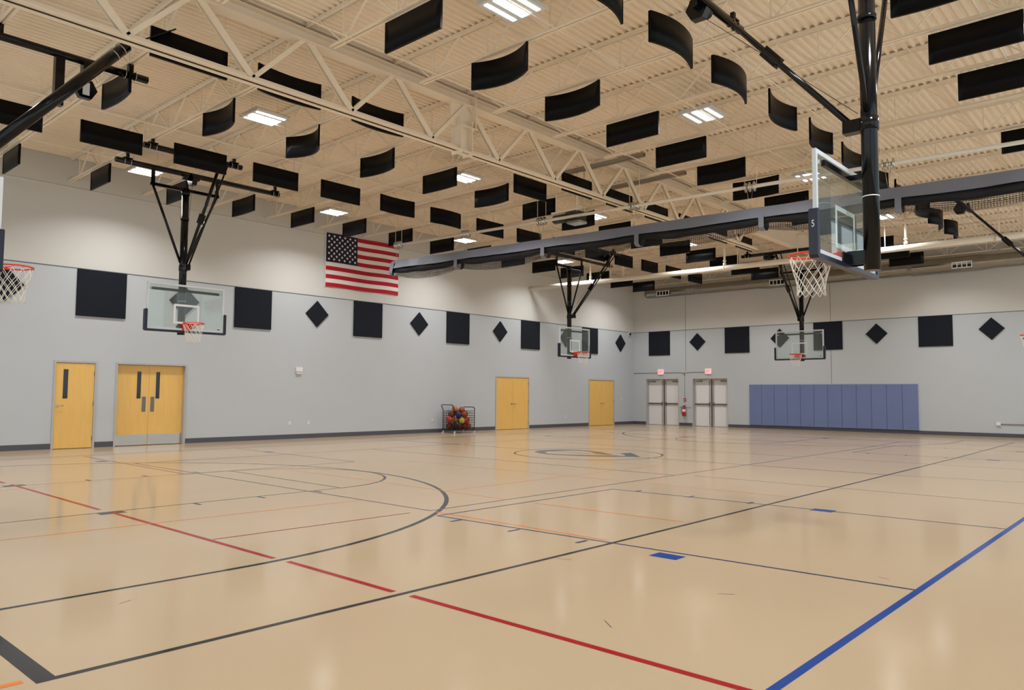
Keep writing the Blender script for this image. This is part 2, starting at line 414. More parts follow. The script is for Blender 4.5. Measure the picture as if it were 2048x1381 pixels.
# red lines
for a, b in ((-1.0, -7.35), (-7.6, -11.30), (-11.66, -15.36), (-15.56, -17.02), (-17.20, -20.3)):
    strip([(-29.47, a), (-29.49, b)], 0.055, 'f_red')
strip([(-29.44, -14.14), (-26.95, -14.22)], 0.032, 'f_dred')
strip([(mx(-29.44), -14.14), (mx(-26.95), -14.22)], 0.032, 'f_dred')
strip([(mx(-29.47), -1.0), (mx(-29.47), -20.0)], 0.05, 'f_dred')
# orange lines
strip([(-31.9, -12.66), (-26.72, -12.88)], 0.028, 'f_orange')
strip([(-33.4, -17.03), (-31.90, -17.04)], 0.05, 'f_orange')
strip([(-25.2, -12.96), (-19.2, -13.0)], 0.03, 'f_lorange')
strip([(-25.1, -8.5), (-25.22, -14.2)], 0.03, 'f_lorange')
strip([(-25.22, -14.76), (-25.17, -17.0)], 0.032, 'f_orange')
strip([(-26.68, -14.4), (-26.72, -17.0)], 0.034, 'f_orange')
strip([(-19.2, -8.5), (-19.2, -13.0)], 0.03, 'f_lorange')
strip([(-22.2, -8.5), (-22.1, -17.0)], 0.022, 'f_lorange')
for x0, x1 in ((-14.5, -8.6),): strip([(x0, -12.9), (x1, -12.9)], 0.03, 'f_lorange')
strip([(-26.6, -7.98), (-31.0, -8.48)], 0.022, 'f_lorange')
# cross courts (blue)
strip([(-34.5, -19.88), (-0.6, -19.84)], 0.055, 'f_blue')
strip([(-34.5, -2.72), (-0.6, -2.72)], 0.03, 'f_navy')
for cx in (-25.03, mx(-25.03)):
    for k, x in enumerate((cx - 1.84, cx + 1.84)):
        strip([(x, -14.63), (x + (0.15 if cx < XM else 0), -19.85)], 0.036, 'f_navy'); sg = -1 if k == 0 else 1
        strip([(x, -7.97), (x + 0.1, -2.72)], 0.03, 'f_navy')
        rect(min(x, x + sg * 0.19), -17.98, max(x, x + sg * 0.19), -17.70, 'f_blue')
        rect(min(x, x + sg * 0.19), -4.45, max(x, x + sg * 0.19), -4.17, 'f_blue')
        for ty in (-15.05, -15.95, -16.86):
            strip([(x, ty), (x + sg * 0.18, ty)], 0.045, 'f_navy')
    strip([(cx - 1.84, -14.63), (cx + 1.84, -14.64)], 0.034, 'f_navy')
    strip([(cx - 1.84, -7.97), (cx + 1.84, -7.97)], 0.03, 'f_navy')
# scuffs
for (x, y, a, l) in ((-29.1, -18.7, 0.9, 0.16), (-27.8, -18.9, 2.2, 0.12), (-31.0, -15.9, 0.4, 0.10), (-27.7, -17.3, 1.9, 0.14), (-26.5, -19.6, 1.2, 0.10)):
    strip([(x, y), (x + l * math.cos(a), y + l * math.sin(a))], 0.006, 'f_gray')
struct(fl, 'floor')

# ------------------------------------------------------------------ roof joists, girder, bridging
JX = [-26.425 + 1.857 * k for k in range(-4, 15)]
JX = [x for x in JX if x < -0.2]
BAYX = [x + 0.9285 for x in JX[:-1]]
YG = -10.8
ZB = 6.90
def joist_parts(root, ya, yb, yba, ybb, nodes):
    """root at x=0; top chord ya..yb, bottom chord yba..ybb, web nodes at bottom"""
    t = MB()
    for s in (-1, 1):
        t.box((min(s * 0.012, s * 0.062), ya, ZD - 0.008), (max(s * 0.012, s * 0.062), yb, ZD - 0.002))
        t.box((min(s * 0.012, s * 0.018), ya, ZD - 0.062), (max(s * 0.012, s * 0.018), yb, ZD - 0.002))
    t.build('top_chord', 'steel_tan', root)
    t = MB()
    for s in (-1, 1):
        t.box((min(s * 0.012, s * 0.058), yba, ZB), (max(s * 0.012, s * 0.058), ybb, ZB + 0.006))
        t.box((min(s * 0.012, s * 0.018), yba, ZB), (max(s * 0.012, s * 0.018), ybb, ZB + 0.055))
    t.build('bottom_chord', 'steel_tan', root)
    w = MB(); zt = ZD - 0.04; zb = ZB + 0.02
    for i, y in enumerate(nodes):
        w.bar((0, y, zb), (0, y, zt), 0.022, 0.022, up=(0, 1, 0))
        for s in (-1, 1):
            yt = y + s * 0.655
            if ya < yt < yb: w.bar((0, y + s * 0.03, zb), (0, yt, zt), 0.028, 0.024)
    w.build('web', 'steel_tan', root)
nodes_near = [-11.85 - 1.31 * k for k in range(9)]
nodes_far = [-9.75 + 1.31 * k for k in range(8)]
for side, (ya, yb, yba, ybb, nodes) in enumerate(((YG - 0.02, Y0, -11.55, Y0, nodes_near), (YG + 0.02, 0.0, -9.95, 0.0, nodes_far))):
    lo, hi = min(ya, yb), max(ya, yb)
    proto = None
    for i, x in enumerate(JX):
        n = len(JX) - i
        half = 'past the girder' if side == 0 else 'on the flag wall side'
        lab = 'tan open web roof joist %s, %s from the exit wall' % (half, ORD[n])
        if proto is None:
            proto = thing('roof_joist', lab, 'roof joist', (x, 0, 0), 0, 'open web joists under the roof deck')
            joist_parts(proto, lo, hi, min(yba, ybb), max(yba, ybb), nodes)
        else: dup(proto, (x, 0, 0), 0, lab)
# girder: deep truss along x
GT0, GT1, GB0, GB1 = 7.24, 7.40, 6.26, 6.36
gird = thing('roof_girder', 'deep tan steel truss girder running the length of the gym ceiling', 'roof girder', (0, YG, 0))
t = MB()
t.box((X0, -0.125, GT1 - 0.012), (-9.4, 0.125, GT1)); t.box((X0, -0.006, GT0 - 0.02), (-9.4, 0.006, GT1)); t.box((X0, -0.125, GT0 - 0.032), (-9.4, 0.125, GT0 - 0.02))
t.build('top_chord', 'steel_tan', gird)
t = MB()
for s in (-1, 1):
    t.box((X0, min(s * 0.02, s * 0.13), GB0), (-9.4, max(s * 0.02, s * 0.13), GB0 + 0.012))
    t.box((X0, min(s * 0.02, s * 0.03), GB0), (-9.4, max(s * 0.02, s * 0.03), GB1))
t.build('bottom_chord', 'steel_tan', gird)
for x in JX:
    if x > -9.0: continue
    for s in (-1, 1):
        xb = x + s * 0.9285
        if xb < X0 or xb > -9.2 or (-23.5 < xb < -22.2 and False): continue
        d = MB(); w = 0.11 if s > 0 else 0.07
        for q in (-1, 1): d.bar((x + s * 0.05, q * 0.035, GT0), (xb, q * 0.035, GB1 - 0.04), w if q else w, 0.012, up=(0, 1, 0))
        d.build('web_diagonal', 'steel_tan', gird)
t = MB()
t.box((-23.15, -0.012, 6.75), (-22.55, 0.012, 7.46)); t.box((-22.60, -0.16, 6.75), (-22.585, 0.16, 7.46))
t.box((-22.98, -0.14, 6.2), (-22.96, 0.14, 6.9)); t.box((-22.68, -0.14, 6.2), (-22.66, 0.14, 6.9)); t.box((-22.96, -0.008, 6.2), (-22.68, 0.008, 6.9)); t.box((-23.0, -0.16, 6.74), (-22.6, 0.16, 6.76))
t.build('splice_plate', 'steel_tan', gird)
t = MB()
t.box((-9.4, -0.13, 6.82), (0, 0.13, 6.84)); t.box((-9.4, -0.008, 6.84), (0, 0.008, 7.44)); t.box((-9.4, -0.13, 7.42), (0, 0.13, 7.44))
t.build('deep_beam', 'steel_tan', gird)
gird.children[-1]['label'] = 'solid deep end beam'
# bridging rods between joists
for i, (yy, zz) in enumerate(((-2.9, ZB + 0.01), (-5.87, ZB + 0.01), (-7.75, ZB + 0.01), (-9.6, ZB + 0.01), (-12.05, ZB + 0.01), (-14.6, ZB + 0.01), (-16.2, ZB + 0.01), (-19.4, ZB + 0.01),
                              (-4.4, ZD - 0.05), (-8.6, ZD - 0.05), (-13.3, ZD - 0.05), (-18.0, ZD - 0.05))):
    lv = 'lower' if zz < 7 else 'upper'; k = i if i < 8 else i - 8
    r = MB().tube([(X0, yy, zz), (0, yy, zz)], 0.011, 6).build('bridging_rod', 'steel_tan')
    tag(r, 'thin tan bridging rod along the %s joist chords, %s rod out from the flag wall' % (lv, ORD[k + 1]), 'bridging rod', 'bridging rods across the joists')
# grey steel channels set across the girder
for x, lab in ((-18.2, 'nearer the flag side'), (-16.28, 'nearer the exit doors')):
    c = MB().box((x - 0.05, -12.1, 7.02), (x + 0.05, -9.7, 7.025)).box((x - 0.05, -12.1, 7.02), (x - 0.042, -9.7, 7.12)).box((x + 0.042, -12.1, 7.02), (x + 0.05, -9.7, 7.12)).build('steel_channel', 'graysteel')
    tag(c, 'dull gray steel channel laid across the girder, %s' % ('left one of two' if x < -17 else 'right one of two'), 'steel channel', 'channels across the girder')

# ------------------------------------------------------------------ light fixtures
LX = [-31.07, -25.45, -19.88, -14.33, -8.66, -3.1]
LY = [-2.2, -7.85, -14.5, -20.2]
def lamp(root, y0, y1, e):
    ld = bpy.data.lights.new('lamp', 'AREA'); ld.shape = 'RECTANGLE'; ld.size = 0.60; ld.size_y = y1 - y0 - 0.01
    ld.energy = e; ld.color = LAMP_COL; ld.spread = LAMP_SPREAD
    lo = bpy.data.objects.new('lamp', ld); COL.objects.link(lo); lo.parent = root; lo.location = (0, (y0 + y1) / 2, -0.008)
    return lo
def make_light(label, loc):
    r = thing('ceiling_light', label, 'ceiling light', loc, 0, 'LED high bay lights in rows')
    h = MB(); h.prism([(-0.33, 0.0), (-0.36, 0.03), (-0.30, 0.075), (0.30, 0.075), (0.36, 0.03), (0.33, 0.0)], 'x', -0.36, 0.36)
    h.build('housing', 'fixture', r)
    for y0, y1 in ((-0.265, -0.19), (-0.09, 0.09), (0.19, 0.265)):
        MB().cbox((-0.31, y0, -0.006), (0.31, y1, 0.004), 0.004).build('led_strip', 'light', r)
    for s in (-1, 1):
        MB().tube([(s * 0.28, 0, 0.07), (s * 0.28, 0, ZD - loc[2])], 0.003, 5).build('hanger_cable', 'zinc', r)
    for y0, y1, q in ((-0.265, -0.19, 0.23), (-0.09, 0.09, 0.54), (0.19, 0.265, 0.23)): lamp(r, y0, y1, LAMP_W * q)
    return r
LZ = 6.93
rown = ['row by the flag wall', 'row flagward of the girder', 'row past the girder', 'row farthest from the flag wall']
proto = None
for j, y in enumerate(LY):
    for i, x in enumerate(LX):
        lab = 'three strip LED light, %s, %s from the exit wall' % (rown[j], ORD[len(LX) - i])
        if proto is None: proto = make_light(lab, (x, y, LZ))
        else: dup(proto, (x, y, LZ), 0, lab)

# ------------------------------------------------------------------ acoustic baffles
def baffle_mesh(bow):
    mb = MB(); n = 12; L, H, T = 1.19, 0.45, 0.04; k = 0
    def P(t, s, z):
        x = (t - 0.5) * L; y = bow * (4 * t * (1 - t)) - bow * 0.5
        return (x, y + s * T / 2, z)
    idx = {}
    for i in range(n + 1):
        for s in (-1, 1):
            for z in (-H, 0):
                idx[i, s, z] = len(mb.v); mb.v.append(P(i / n, s, z))
    def F(*q, sm=True): mb.f.append(q); mb.mi.append(0); mb.sm.append(sm)
    for i in range(n):
        F(idx[i, -1, -H], idx[i + 1, -1, -H], idx[i + 1, -1, 0], idx[i, -1, 0])
        F(idx[i, 1, 0], idx[i + 1, 1, 0], idx[i + 1, 1, -H], idx[i, 1, -H])
        F(idx[i, -1, 0], idx[i + 1, -1, 0], idx[i + 1, 1, 0], idx[i, 1, 0], sm=False)
        F(idx[i, 1, -H], idx[i + 1, 1, -H], idx[i + 1, -1, -H], idx[i, -1, -H], sm=False)
    for i in (0, n):
        F(idx[i, -1, -H], idx[i, -1, 0], idx[i, 1, 0], idx[i, 1, -H], sm=False)
    return mb.mesh('panel', 'baffle')
BM = {}
def baffle(label, x, y, rz, bow, group, zt=6.85, tilt=0.0):
    b = round(bow, 2)
    if b not in BM: BM[b] = baffle_mesh(b)
    r = thing('acoustic_baffle', label, 'acoustic baffle', (x, y, zt), rz, group)
    p = bpy.data.objects.new('panel', BM[b]); COL.objects.link(p); p.parent = r
    for s in (-1, 1):
        yb = -b * 0.5 + b * 4 * 0.04 * 0.96
        key = ('h', s, b, rz == 0, zt)
        if key not in BM:
            BM[key] = MB().tube([(s * 0.55, yb, -0.03), (s * 0.55, 0 if rz else yb, 0.075 if rz else (ZD - zt + 0.03))], 0.0025, 5).mesh('hanger', 'zinc' if rz else 'steel_tan')
        h = bpy.data.objects.new('hanger', BM[key]); COL.objects.link(h); h.parent = r
    return r
# rows hung under the joists (parallel to the exit wall) and rows hung between them (parallel to the flag wall)
bowY = {-8.0: {-28.28: -.05, -26.43: -.12, -24.57: -.22, -22.71: -.10, -20.85: -.03, -19.0: -.10, -17.14: .04, -15.28: -.08},
        -13.5: {-24.57: -.17, -22.71: -.13, -17.14: -.04, -15.28: -.06},
        -2.03: {-20.85: 0, -22.71: -.03}, -19.3: {-22.7: -.05}}
bowX = {-16.05: {-25.5: -.14, -23.64: -.12, -21.78: -.13, -19.93: .12, -18.07: .13, -16.21: .08, -14.35: .14, -12.5: .12, -10.64: .16, -8.78: -.2, -6.93: -.2},
        -10.25: {-26.38: .08, -24.52: .08}, -5.25: {-19.93: .05, -18.07: -.06}}
def look(b): return 'flat' if abs(b) < 0.05 else ('slightly bowed' if abs(b) < 0.12 else 'strongly bowed')
yrow = {-2.03: 'row by the flag wall', -8.0: 'row flagward of the girder', -13.5: 'row past the girder', -19.3: 'row farthest from flag wall'}
xrow = {-5.25: 'row by the flag wall', -10.25: 'row along the girder', -16.05: 'row past the girder'}
def near(d, x):
    for k, v in d.items():
        if abs(k - x) < 0.3: return v
    return 0.0
for y, name in yrow.items():
    xs = [x for x in JX if not (y == -19.3 and (x < -23.5 or x > -14 or abs(x + 17.14) < 0.3)) and not (y == -13.5 and x < -27) and not (y == -8.0 and x < -30) and x < -0.8]
    for i, x in enumerate(xs):
        b = near(bowY.get(y, {}), x)
        yy = y
        baffle('%s black baffle under a joist, %s, %s from exit wall' % (look(b), name, ORD[len(xs) - i]), x, yy, math.pi / 2, b, 'baffles under the joists, %s' % name)
for y, name in xrow.items():
    if y == -10.25: xs = [x + (0.2 if x < -28 else 0.05 if x < -21 else 0.66) for x in JX if -29 < x < -8.5 and not -23.5 < x < -20]
    else: xs = [x for x in BAYX if not (y == -16.05 and (x < -26 or x > -6.5)) and x < -1.9]
    for i, x in enumerate(xs):
        b = near(bowX.get(y, {}), x)
        baffle('%s black baffle between joists, %s, %s from exit wall' % (look(b), name, ORD[len(xs) - i]), x, y, 0, b, 'baffles between the joists, %s' % name)
baffle('flat black baffle hanging lower than the girder, left of the curtain motor', -19.35, -9.6, 0, 0, 'baffles between the joists, row along the girder', zt=6.70)

# ------------------------------------------------------------------ basketball goals
def make_goal(label, loc, rz, number=None, hext=(-1.65, 2.25), fext=(-1.6, 1.6), z_pivot=4.40, hy=-2.2, fold=True, btop=(0.0, -2.12), clamps=None, fclamps=None, winch=None):
    r = thing('basketball_goal', label, 'basketball goal', loc, rz, 'ceiling hung basketball goals')
    zb, zt, hw = 2.895, 3.965, 0.915
    # glass and its frame
    fr = MB()
    fr.box((-hw, -0.018, zt - 0.045), (hw, 0.022, zt)); fr.box((-hw, -0.018, zb), (hw, 0.022, zb + 0.05))
    fr.box((-hw, -0.018, zb + 0.05), (-hw + 0.045, 0.022, zt - 0.045)); fr.box((hw - 0.045, -0.018, zb + 0.05), (hw, 0.022, zt - 0.045))
    fr.build('board_frame', 'alu', r)
    MB().box((-hw + 0.045, -0.006, zb + 0.05), (hw - 0.045, 0.006, zt - 0.045)).build('backboard_glass', 'glass', r)
    b = MB(); q = 0.3048; z0, z1 = 3.05, 3.507
    b.box((-q, -0.0085, z1 - 0.05), (q, -0.0065, z1)); b.box((-q, -0.0085, z0), (q, -0.0065, z0 + 0.05))
    b.box((-q, -0.0085, z0 + 0.05), (-q + 0.05, -0.0065, z1 - 0.05)); b.box((q - 0.05, -0.0085, z0 + 0.05), (q, -0.0065, z1 - 0.05))
    b.build('target_square', 'white', r)
    # navy edge padding, a U under and up both sides
    p = MB(); o = 0.05
    outer = [(-hw - o, zb + 0.42), (-hw - o, zb - o + 0.03), (-hw - o + 0.03, zb - o), (hw + o - 0.03, zb - o), (hw + o, zb - o + 0.03), (hw + o, zb + 0.42), (hw + o - 0.02, zb + 0.45), (hw + 0.005, zb + 0.45), (hw + 0.002, zb + 0.43), (hw + 0.002, zb - 0.001), (-hw - 0.002, zb - 0.001), (-hw - 0.002, zb + 0.43), (-hw - 0.005, zb + 0.45), (-hw - o + 0.02, zb + 0.45)]
    # three convex pieces
    for poly in ([(-hw - o, zb - o + 0.03), (-hw - o + 0.03, zb - o), (hw + o - 0.03, zb - o), (hw + o, zb - o + 0.03), (hw + o, zb), (-hw - o, zb)],
                 [(-hw - o, zb), (-hw - 0.001, zb), (-hw - 0.001, zb + 0.45), (-hw - o + 0.02, zb + 0.45), (-hw - o, zb + 0.43)],
                 [(hw + 0.001, zb), (hw + o, zb), (hw + o, zb + 0.43), (hw + o - 0.02, zb + 0.45), (hw + 0.001, zb + 0.45)]):
        p.prism(poly, 'y', -0.045, 0.045)
    for s in (-1, 1):
        x0, x1 = sorted((s * (hw - 0.012), s * (hw + 0.002)))
        p.box((x0, -0.045, zb - 0.001), (x1, -0.0185, zb + 0.44)); p.box((x0, 0.0225, zb - 0.001), (x1, 0.045, zb + 0.44))
    pad = p.build('edge_padding', 'navy', r)
    # maker's plate, a small dark rectangle low in the corner of the glass
    MB().box((hw - 0.16, -0.0085, zb + 0.065), (hw - 0.09, -0.0065, zb + 0.085)).build('maker_plate', 'blackmatte', r)
    # rim
    R = 0.2286; cy = -0.39; zr = 3.05
    m = MB(); m.tube([(R * math.cos(a), cy + R * math.sin(a), zr) for a in [2 * math.pi * i / 40 for i in range(40)]], 0.0105, 8, closed=True)
    m.prism([(-0.10, -0.02), (0.10, -0.02), (0.075, -0.17), (-0.075, -0.17)], 'z', zr - 0.012, zr + 0.004)
    m.box((-0.10, -0.035, zr - 0.15), (0.10, -0.019, zr + 0.004))
    for s in (-1, 1):
        m.prism([(-0.035, zr - 0.012), (-0.20, zr - 0.012), (-0.16, zr - 0.05), (-0.035, zr - 0.14)], 'x', s * 0.085 - 0.003, s * 0.085 + 0.003)
        m.tube([(s * 0.09, -0.03, zr - 0.10), (s * 0.15, cy + 0.06, zr - 0.02)], 0.006, 6)
    for i in range(12):
        a = 2 * math.pi * (i + 0.5) / 12
        m.tube([(R * math.cos(a + d), cy + R * math.sin(a + d), zr + dz) for d, dz in ((-0.05, -0.008), (0, -0.028), (0.05, -0.008))], 0.003, 5)
    rim = m.build('rim', 'rim', r)
    # net: twelve cords crossing into diamonds
    nt = MB(); rows = [(0.222, -0.03), (0.205, -0.13), (0.185, -0.20), (0.165, -0.27), (0.150, -0.34), (0.148, -0.41), (0.155, -0.46)]
    def NP(i, lvl_): rr, dz = rows[lvl_]; a = 2 * math.pi * i / 24; return (rr * math.cos(a), cy + rr * math.sin(a), zr + dz)
    for i in range(12):
        for s in (-1, 1):
            k = 2 * i + 1; pts = [NP(k, 0)]
            for l in range(1, len(rows)):
                k += s if l > 0 else 0; pts.append(NP(k, l))
            nt.tube(pts, 0.0036, 5)
    nt.build('net', 'net', r)
    # mast and bracket
    my = 0.26
    MB().tube([(0, my, 2.81), (0, my, 6.32)], 0.084, 20).build('mast', 'black', r)
    k = MB()
    k.box((-0.07, 0.025, 2.88), (-0.055, my, 3.03)); k.box((0.055, 0.025, 2.88), (0.07, my, 3.03)); k.box((-0.22, 0.024, 2.90), (0.22, 0.040, 3.01))
    k.box((-0.06, my - 0.02, 2.88), (0.06, my + 0.02, 3.03))
    k.build('board_bracket', 'black', r)
    k = MB(); k.box((-0.80, 0.03, 3.80), (0.80, 0.07, 3.86)); k.box((-0.05, 0.07, 3.80), (0.05, my, 3.86))
    k.build('support_bar', 'black', r)
    e = MB(); e.box((-0.87, 0.024, 3.81), (-0.80, 0.045, 3.85)); e.box((0.80, 0.024, 3.81), (0.87, 0.045, 3.85)); e.build('bar_clip', 'zinc', r)
    # collars and bolts on the mast
    for z, h in ((z_pivot - 0.07, 0.14), (5.55, 0.05), (6.16, 0.08)):
        k = MB().tube([(0, my, z), (0, my, z + h)], 0.098, 18)
        if z < 5: k.box((-0.06, my - 0.26, z_pivot - 0.07), (0.06, my - 0.07, z_pivot + 0.07))
        k.build('mast_collar', 'black', r)
    MB().tube([(0, my, 3.60), (0, my, 3.61)], 0.0875, 18).build('cable_tie', 'white', r)
    # cross bar and side braces
    k = MB(); k.box((-0.82, my - 0.035, 6.24), (0.82, my + 0.035, 6.31)); k.build('cross_bar', 'black', r)
    for s in (-1, 1):
        MB().tube([(s * 0.77, my, 6.26), (s * 0.07, my, 4.52)], 0.030, 10).build('side_brace', 'black', r)
        k = MB(); k.box((s * 0.77 - 0.04, my - 0.02, 6.30), (s * 0.77 + 0.04, my + 0.02, 6.64)); k.build('drop_hanger', 'black', r)
    # rear header pipe
    def header(y, z, x0, x1, cl):
        MB().tube([(x0, y, z), (x1, y, z)], 0.062, 14).build('header_pipe', 'black', r)
        for c_ in (cl or (x0 + 0.23, x1 - 0.23)):
            for x in (c_ - 0.07, c_ + 0.07):
                MB().tube([(x, y + 0.066 * math.sin(a), z - 0.066 * math.cos(a)) for a in [math.pi * 2 * i / 16 for i in range(16)]], 0.006, 5, closed=True).build('pipe_strap', 'zinc', r)
            b_ = MB(); b_.box((c_ - 0.10, y - 0.05, z + 0.06), (c_ + 0.10, y + 0.05, z + 0.085)); b_.box((c_ - 0.03, y - 0.03, z + 0.085), (c_ + 0.03, y + 0.03, ZB + 0.012))
            b_.build('joist_clamp', 'black', r)
    header(my + 0.05, 6.68, hext[0], hext[1], clamps)
    if fext: header(my + hy, 6.74, fext[0], fext[1], fclamps)
    if fold:
        bx, by = btop
        for s, rad in ((-1, 0.036), (1, 0.020)):
            MB().tube([(s * 0.04, my - 0.16, z_pivot), (bx + s * 0.09, my + by, 6.68)], rad, 10).build('folding_brace', 'black', r)
        a_ = Vector((-0.04, my - 0.16, z_pivot)); d_ = Vector((bx - 0.09, my + by, 6.68)) - a_
        MB().bar(a_ + d_ * 0.43, a_ + d_ * 0.52, 0.09, 0.13).build('brace_lock', 'black', r)
        wx, wy = winch or (bx - 0.36, my + hy)
        k = MB(); hx = [(0.16 * math.cos(math.radians(60 * i)), 0.16 * math.sin(math.radians(60 * i)) - 0.1) for i in range(6)]
        k.prism([(wy + a, 6.66 + b_) for a, b_ in hx], 'x', wx - 0.06, wx + 0.06); k.tube([(wx - 0.06, wy, 6.60), (wx - 0.26, wy, 6.60)], 0.075, 12); k.tube([(wx + 0.06, wy, 6.60), (wx + 0.16, wy, 6.60)], 0.05, 10)
        k.build('winch', 'black', r)
        MB().tube([(wx, wy, 6.5), (-0.03, my - 0.12, 4.55)], 0.004, 5).build('hoist_cable', 'blackmatte', r)
    if number:
        cu = bpy.data.curves.new('number', 'FONT'); cu.body = number; cu.size = 0.16; cu.extrude = 0.001; cu.align_x = 'CENTER'; cu.align_y = 'CENTER'
        t = bpy.data.objects.new('tmp', cu); COL.objects.link(t)
        dg = bpy.context.evaluated_depsgraph_get(); me = bpy.data.meshes.new_from_object(t.evaluated_get(dg)); me.name = 'number'
        bpy.data.objects.remove(t)
        n = bpy.data.objects.new('board_number', me); COL.objects.link(n); me.materials.clear(); me.materials.append(M['white'])
        n.parent = r; n['label'] = 'white painted number five'
        # stands on the outer side edge of the padding
        n.matrix_local = Matrix.Translation((hw + o + 0.0015, 0.0, zb + 0.29)) @ Matrix.Rotation(math.radians(90), 4, 'Z') @ Matrix.Rotation(math.radians(90), 4, 'X')
        n.scale = (0.42, 0.62, 1)
    return r
g5 = make_goal('basketball goal with a white 5 on its padding, seen from behind at upper right', (-24.66, -18.72, 0), math.pi, '5')
gLM = make_goal('basketball goal hanging in front of the flag wall above the wide wooden double doors', (-25.10, -3.95, 0), 0, hext=(-1.59, 2.50), fext=(-1.52, 0.72), clamps=(-1.33, 2.385), fclamps=(-1.33, 0.53), hy=-1.28, btop=(0.25, -1.35), winch=(0.15, 0.24))
make_goal('basketball goal hanging between the two plain wooden double doors', (-10.52, -4.22, 0), 0, hext=(-1.55, 2.85), fext=(-1.3, 1.2), clamps=(-1.05, 2.66), fclamps=(-1.05, 0.81), hy=-1.45, btop=(0.75, -1.5))
gFR = make_goal('basketball goal hanging in front of the blue wall pads', (-4.40, -10.25, 0), -math.pi / 2, hext=(-1.6, 1.6), fext=(-1.5, 1.4), hy=-1.9)
gLE = make_goal('basketball goal cut by the left edge of the photo, its orange rim showing', (-30.68, -10.3, 0), math.pi / 2, hext=(-2.0, 1.0), fext=None, fold=False)
MB().tube([(0, -0.02, 4.46), (0, -1.66, 6.405)], 0.078, 16).build('folding_pipe', 'black', gLE)
for t_ in (0.90, 0.955):
    p_ = Vector((0, -0.02 - 1.64 * t_, 4.46 + 1.945 * t_)); MB().tube([p_, p_ + Vector((0, -0.009, 0.0107))], 0.084, 16).build('pipe_strap', 'zinc', gLE)
MB().bar((0, -1.50, 6.30), (0, -2.34, 6.90), 0.05, 0.02).build('pipe_hanger', 'black', gLE)
dup(g5, (-10.3, -18.8, 0), math.pi, 'basketball goal whose slanting black brace shows below the curtain at far right')
for o in list(bpy.data.objects):
    if o.name.startswith('board_number') and o.parent and o.parent['label'].startswith('basketball goal whose'): bpy.data.objects.remove(o)
# extra framing above the goal at the left edge
sp = thing('goal_support_frame', 'black pipe frame with a drop post under the joists at upper left', 'goal support frame', (0, 0, 0))
MB().tube([(-31.6, -8.5, 6.72), (-28.0, -8.5, 6.72)], 0.062, 14).build('header_pipe', 'black', sp)
MB().box((-29.40, -8.56, 5.90), (-29.27, -8.44, 6.66)).build('drop_post', 'black', sp)
for x in (-28.36, -28.20):
    MB().tube([(x, -8.5 + 0.068 * math.sin(a), 6.72 - 0.068 * math.cos(a)) for a in [math.pi * 2 * i / 16 for i in range(16)]], 0.006, 5, closed=True).build('pipe_strap', 'zinc', sp)
for x in (-28.28, -30.14): MB().box((x - 0.04, -8.54, 6.76), (x + 0.04, -8.46, ZB + 0.012)).build('joist_clamp', 'black', sp)
k = MB(); hx = [(0.17 * math.cos(math.radians(60 * i)), 0.17 * math.sin(math.radians(60 * i))) for i in range(6)]
k.prism([(-28.97 + a, 6.25 + b_) for a, b_ in hx], 'y', -8.60, -8.50); k.tube([(-28.97, -8.5, 6.39), (-28.97, -8.3, 6.39)], 0.07, 12); k.box((-29.02, -8.6, 6.39), (-28.92, -8.45, 6.68))
k.build('winch', 'black', sp)
MB().box((-29.02, -8.606, 6.15), (-28.92, -8.60, 6.35)).build('winch_plate', 'fixture', sp)

for ch in list(sp.children):
    ch.parent = gLE; ch.matrix_parent_inverse = (Matrix.Translation((-30.68, -10.3, 0)) @ Matrix.Rotation(math.pi / 2, 4, 'Z')).inverted()
bpy.data.objects.remove(sp)

# ------------------------------------------------------------------ divider curtain, rolled up
P0 = Vector((-17.85, -2.62, 0)); P1 = Vector((-16.62, -20.4, 0)); D = (P1 - P0); LEN = D.length; D.normalize(); NX = Vector((-D.y, D.x, 0))
if NX.x > 0: NX = -NX            # faces the camera side
ZC = 5.65
def CP(s, n, z): v = P0 + D * s + NX * n; return (v.x, v.y, z)
cur = thing('divider_curtain', 'rolled up gym divider curtain with gray vinyl band and black netting', 'divider curtain', (0, 0, 0))
random.seed(4)
mb = MB(); n = 140
top = []; bot = []
for i in range(n + 1):
    s = LEN * i / n; w = 0.012 * math.sin(s * 3.1) + 0.008 * math.sin(s * 7.7 + 1)
    top.append(CP(s, 0.10, ZC + 0.004 * math.sin(s * 5))); bot.append(CP(s, 0.14 + w, ZC - 0.245 + 0.010 * math.sin(s * 2.3)))
for i in range(n):
    mb.face([bot[i], bot[i + 1], top[i + 1], top[i]], smooth=True)
    a, b_ = Vector(top[i]), Vector(top[i + 1]); off = -NX * 0.24
    mb.face([top[i], top[i + 1], tuple(b_ + off), tuple(a + off)])
    mb.face([tuple(a + off), tuple(b_ + off), tuple(Vector(bot[i + 1]) - NX * 0.30), tuple(Vector(bot[i]) - NX * 0.30)])
mb.build('vinyl_band', 'valance', cur)
e = MB()   # gathered end
for k in range(5):
    o = k * 0.045
    e.face([CP(-0.02 - o, 0.12 - o, ZC - 0.02), CP(0.16 - o, 0.16 - o, ZC - 0.05), CP(0.05 - o * 0.5, 0.17 - o, ZC - 0.42 - 0.02 * k), CP(-0.16 - o * 0.6, 0.10 - o, ZC - 0.34 - 0.01 * k)])
e.face([CP(-0.22, -0.05, ZC - 0.12), CP(-0.02, 0.12, ZC - 0.02), CP(-0.12, 0.12, ZC - 0.40), CP(-0.32, -0.02, ZC - 0.33)])
e.build('gathered_end', 'valance', cur)
ST = [2.75, 5.9, 8.75, 11.85, 14.6, 17.3]
marks = [0.1] + ST + [LEN]
def sag(s):
    for a, b_ in zip(marks[:-1], marks[1:]):
        if a <= s <= b_: t = (s - a) / (b_ - a); return 4 * t * (1 - t)
    return 0
b = MB(); pts = []; rr = []
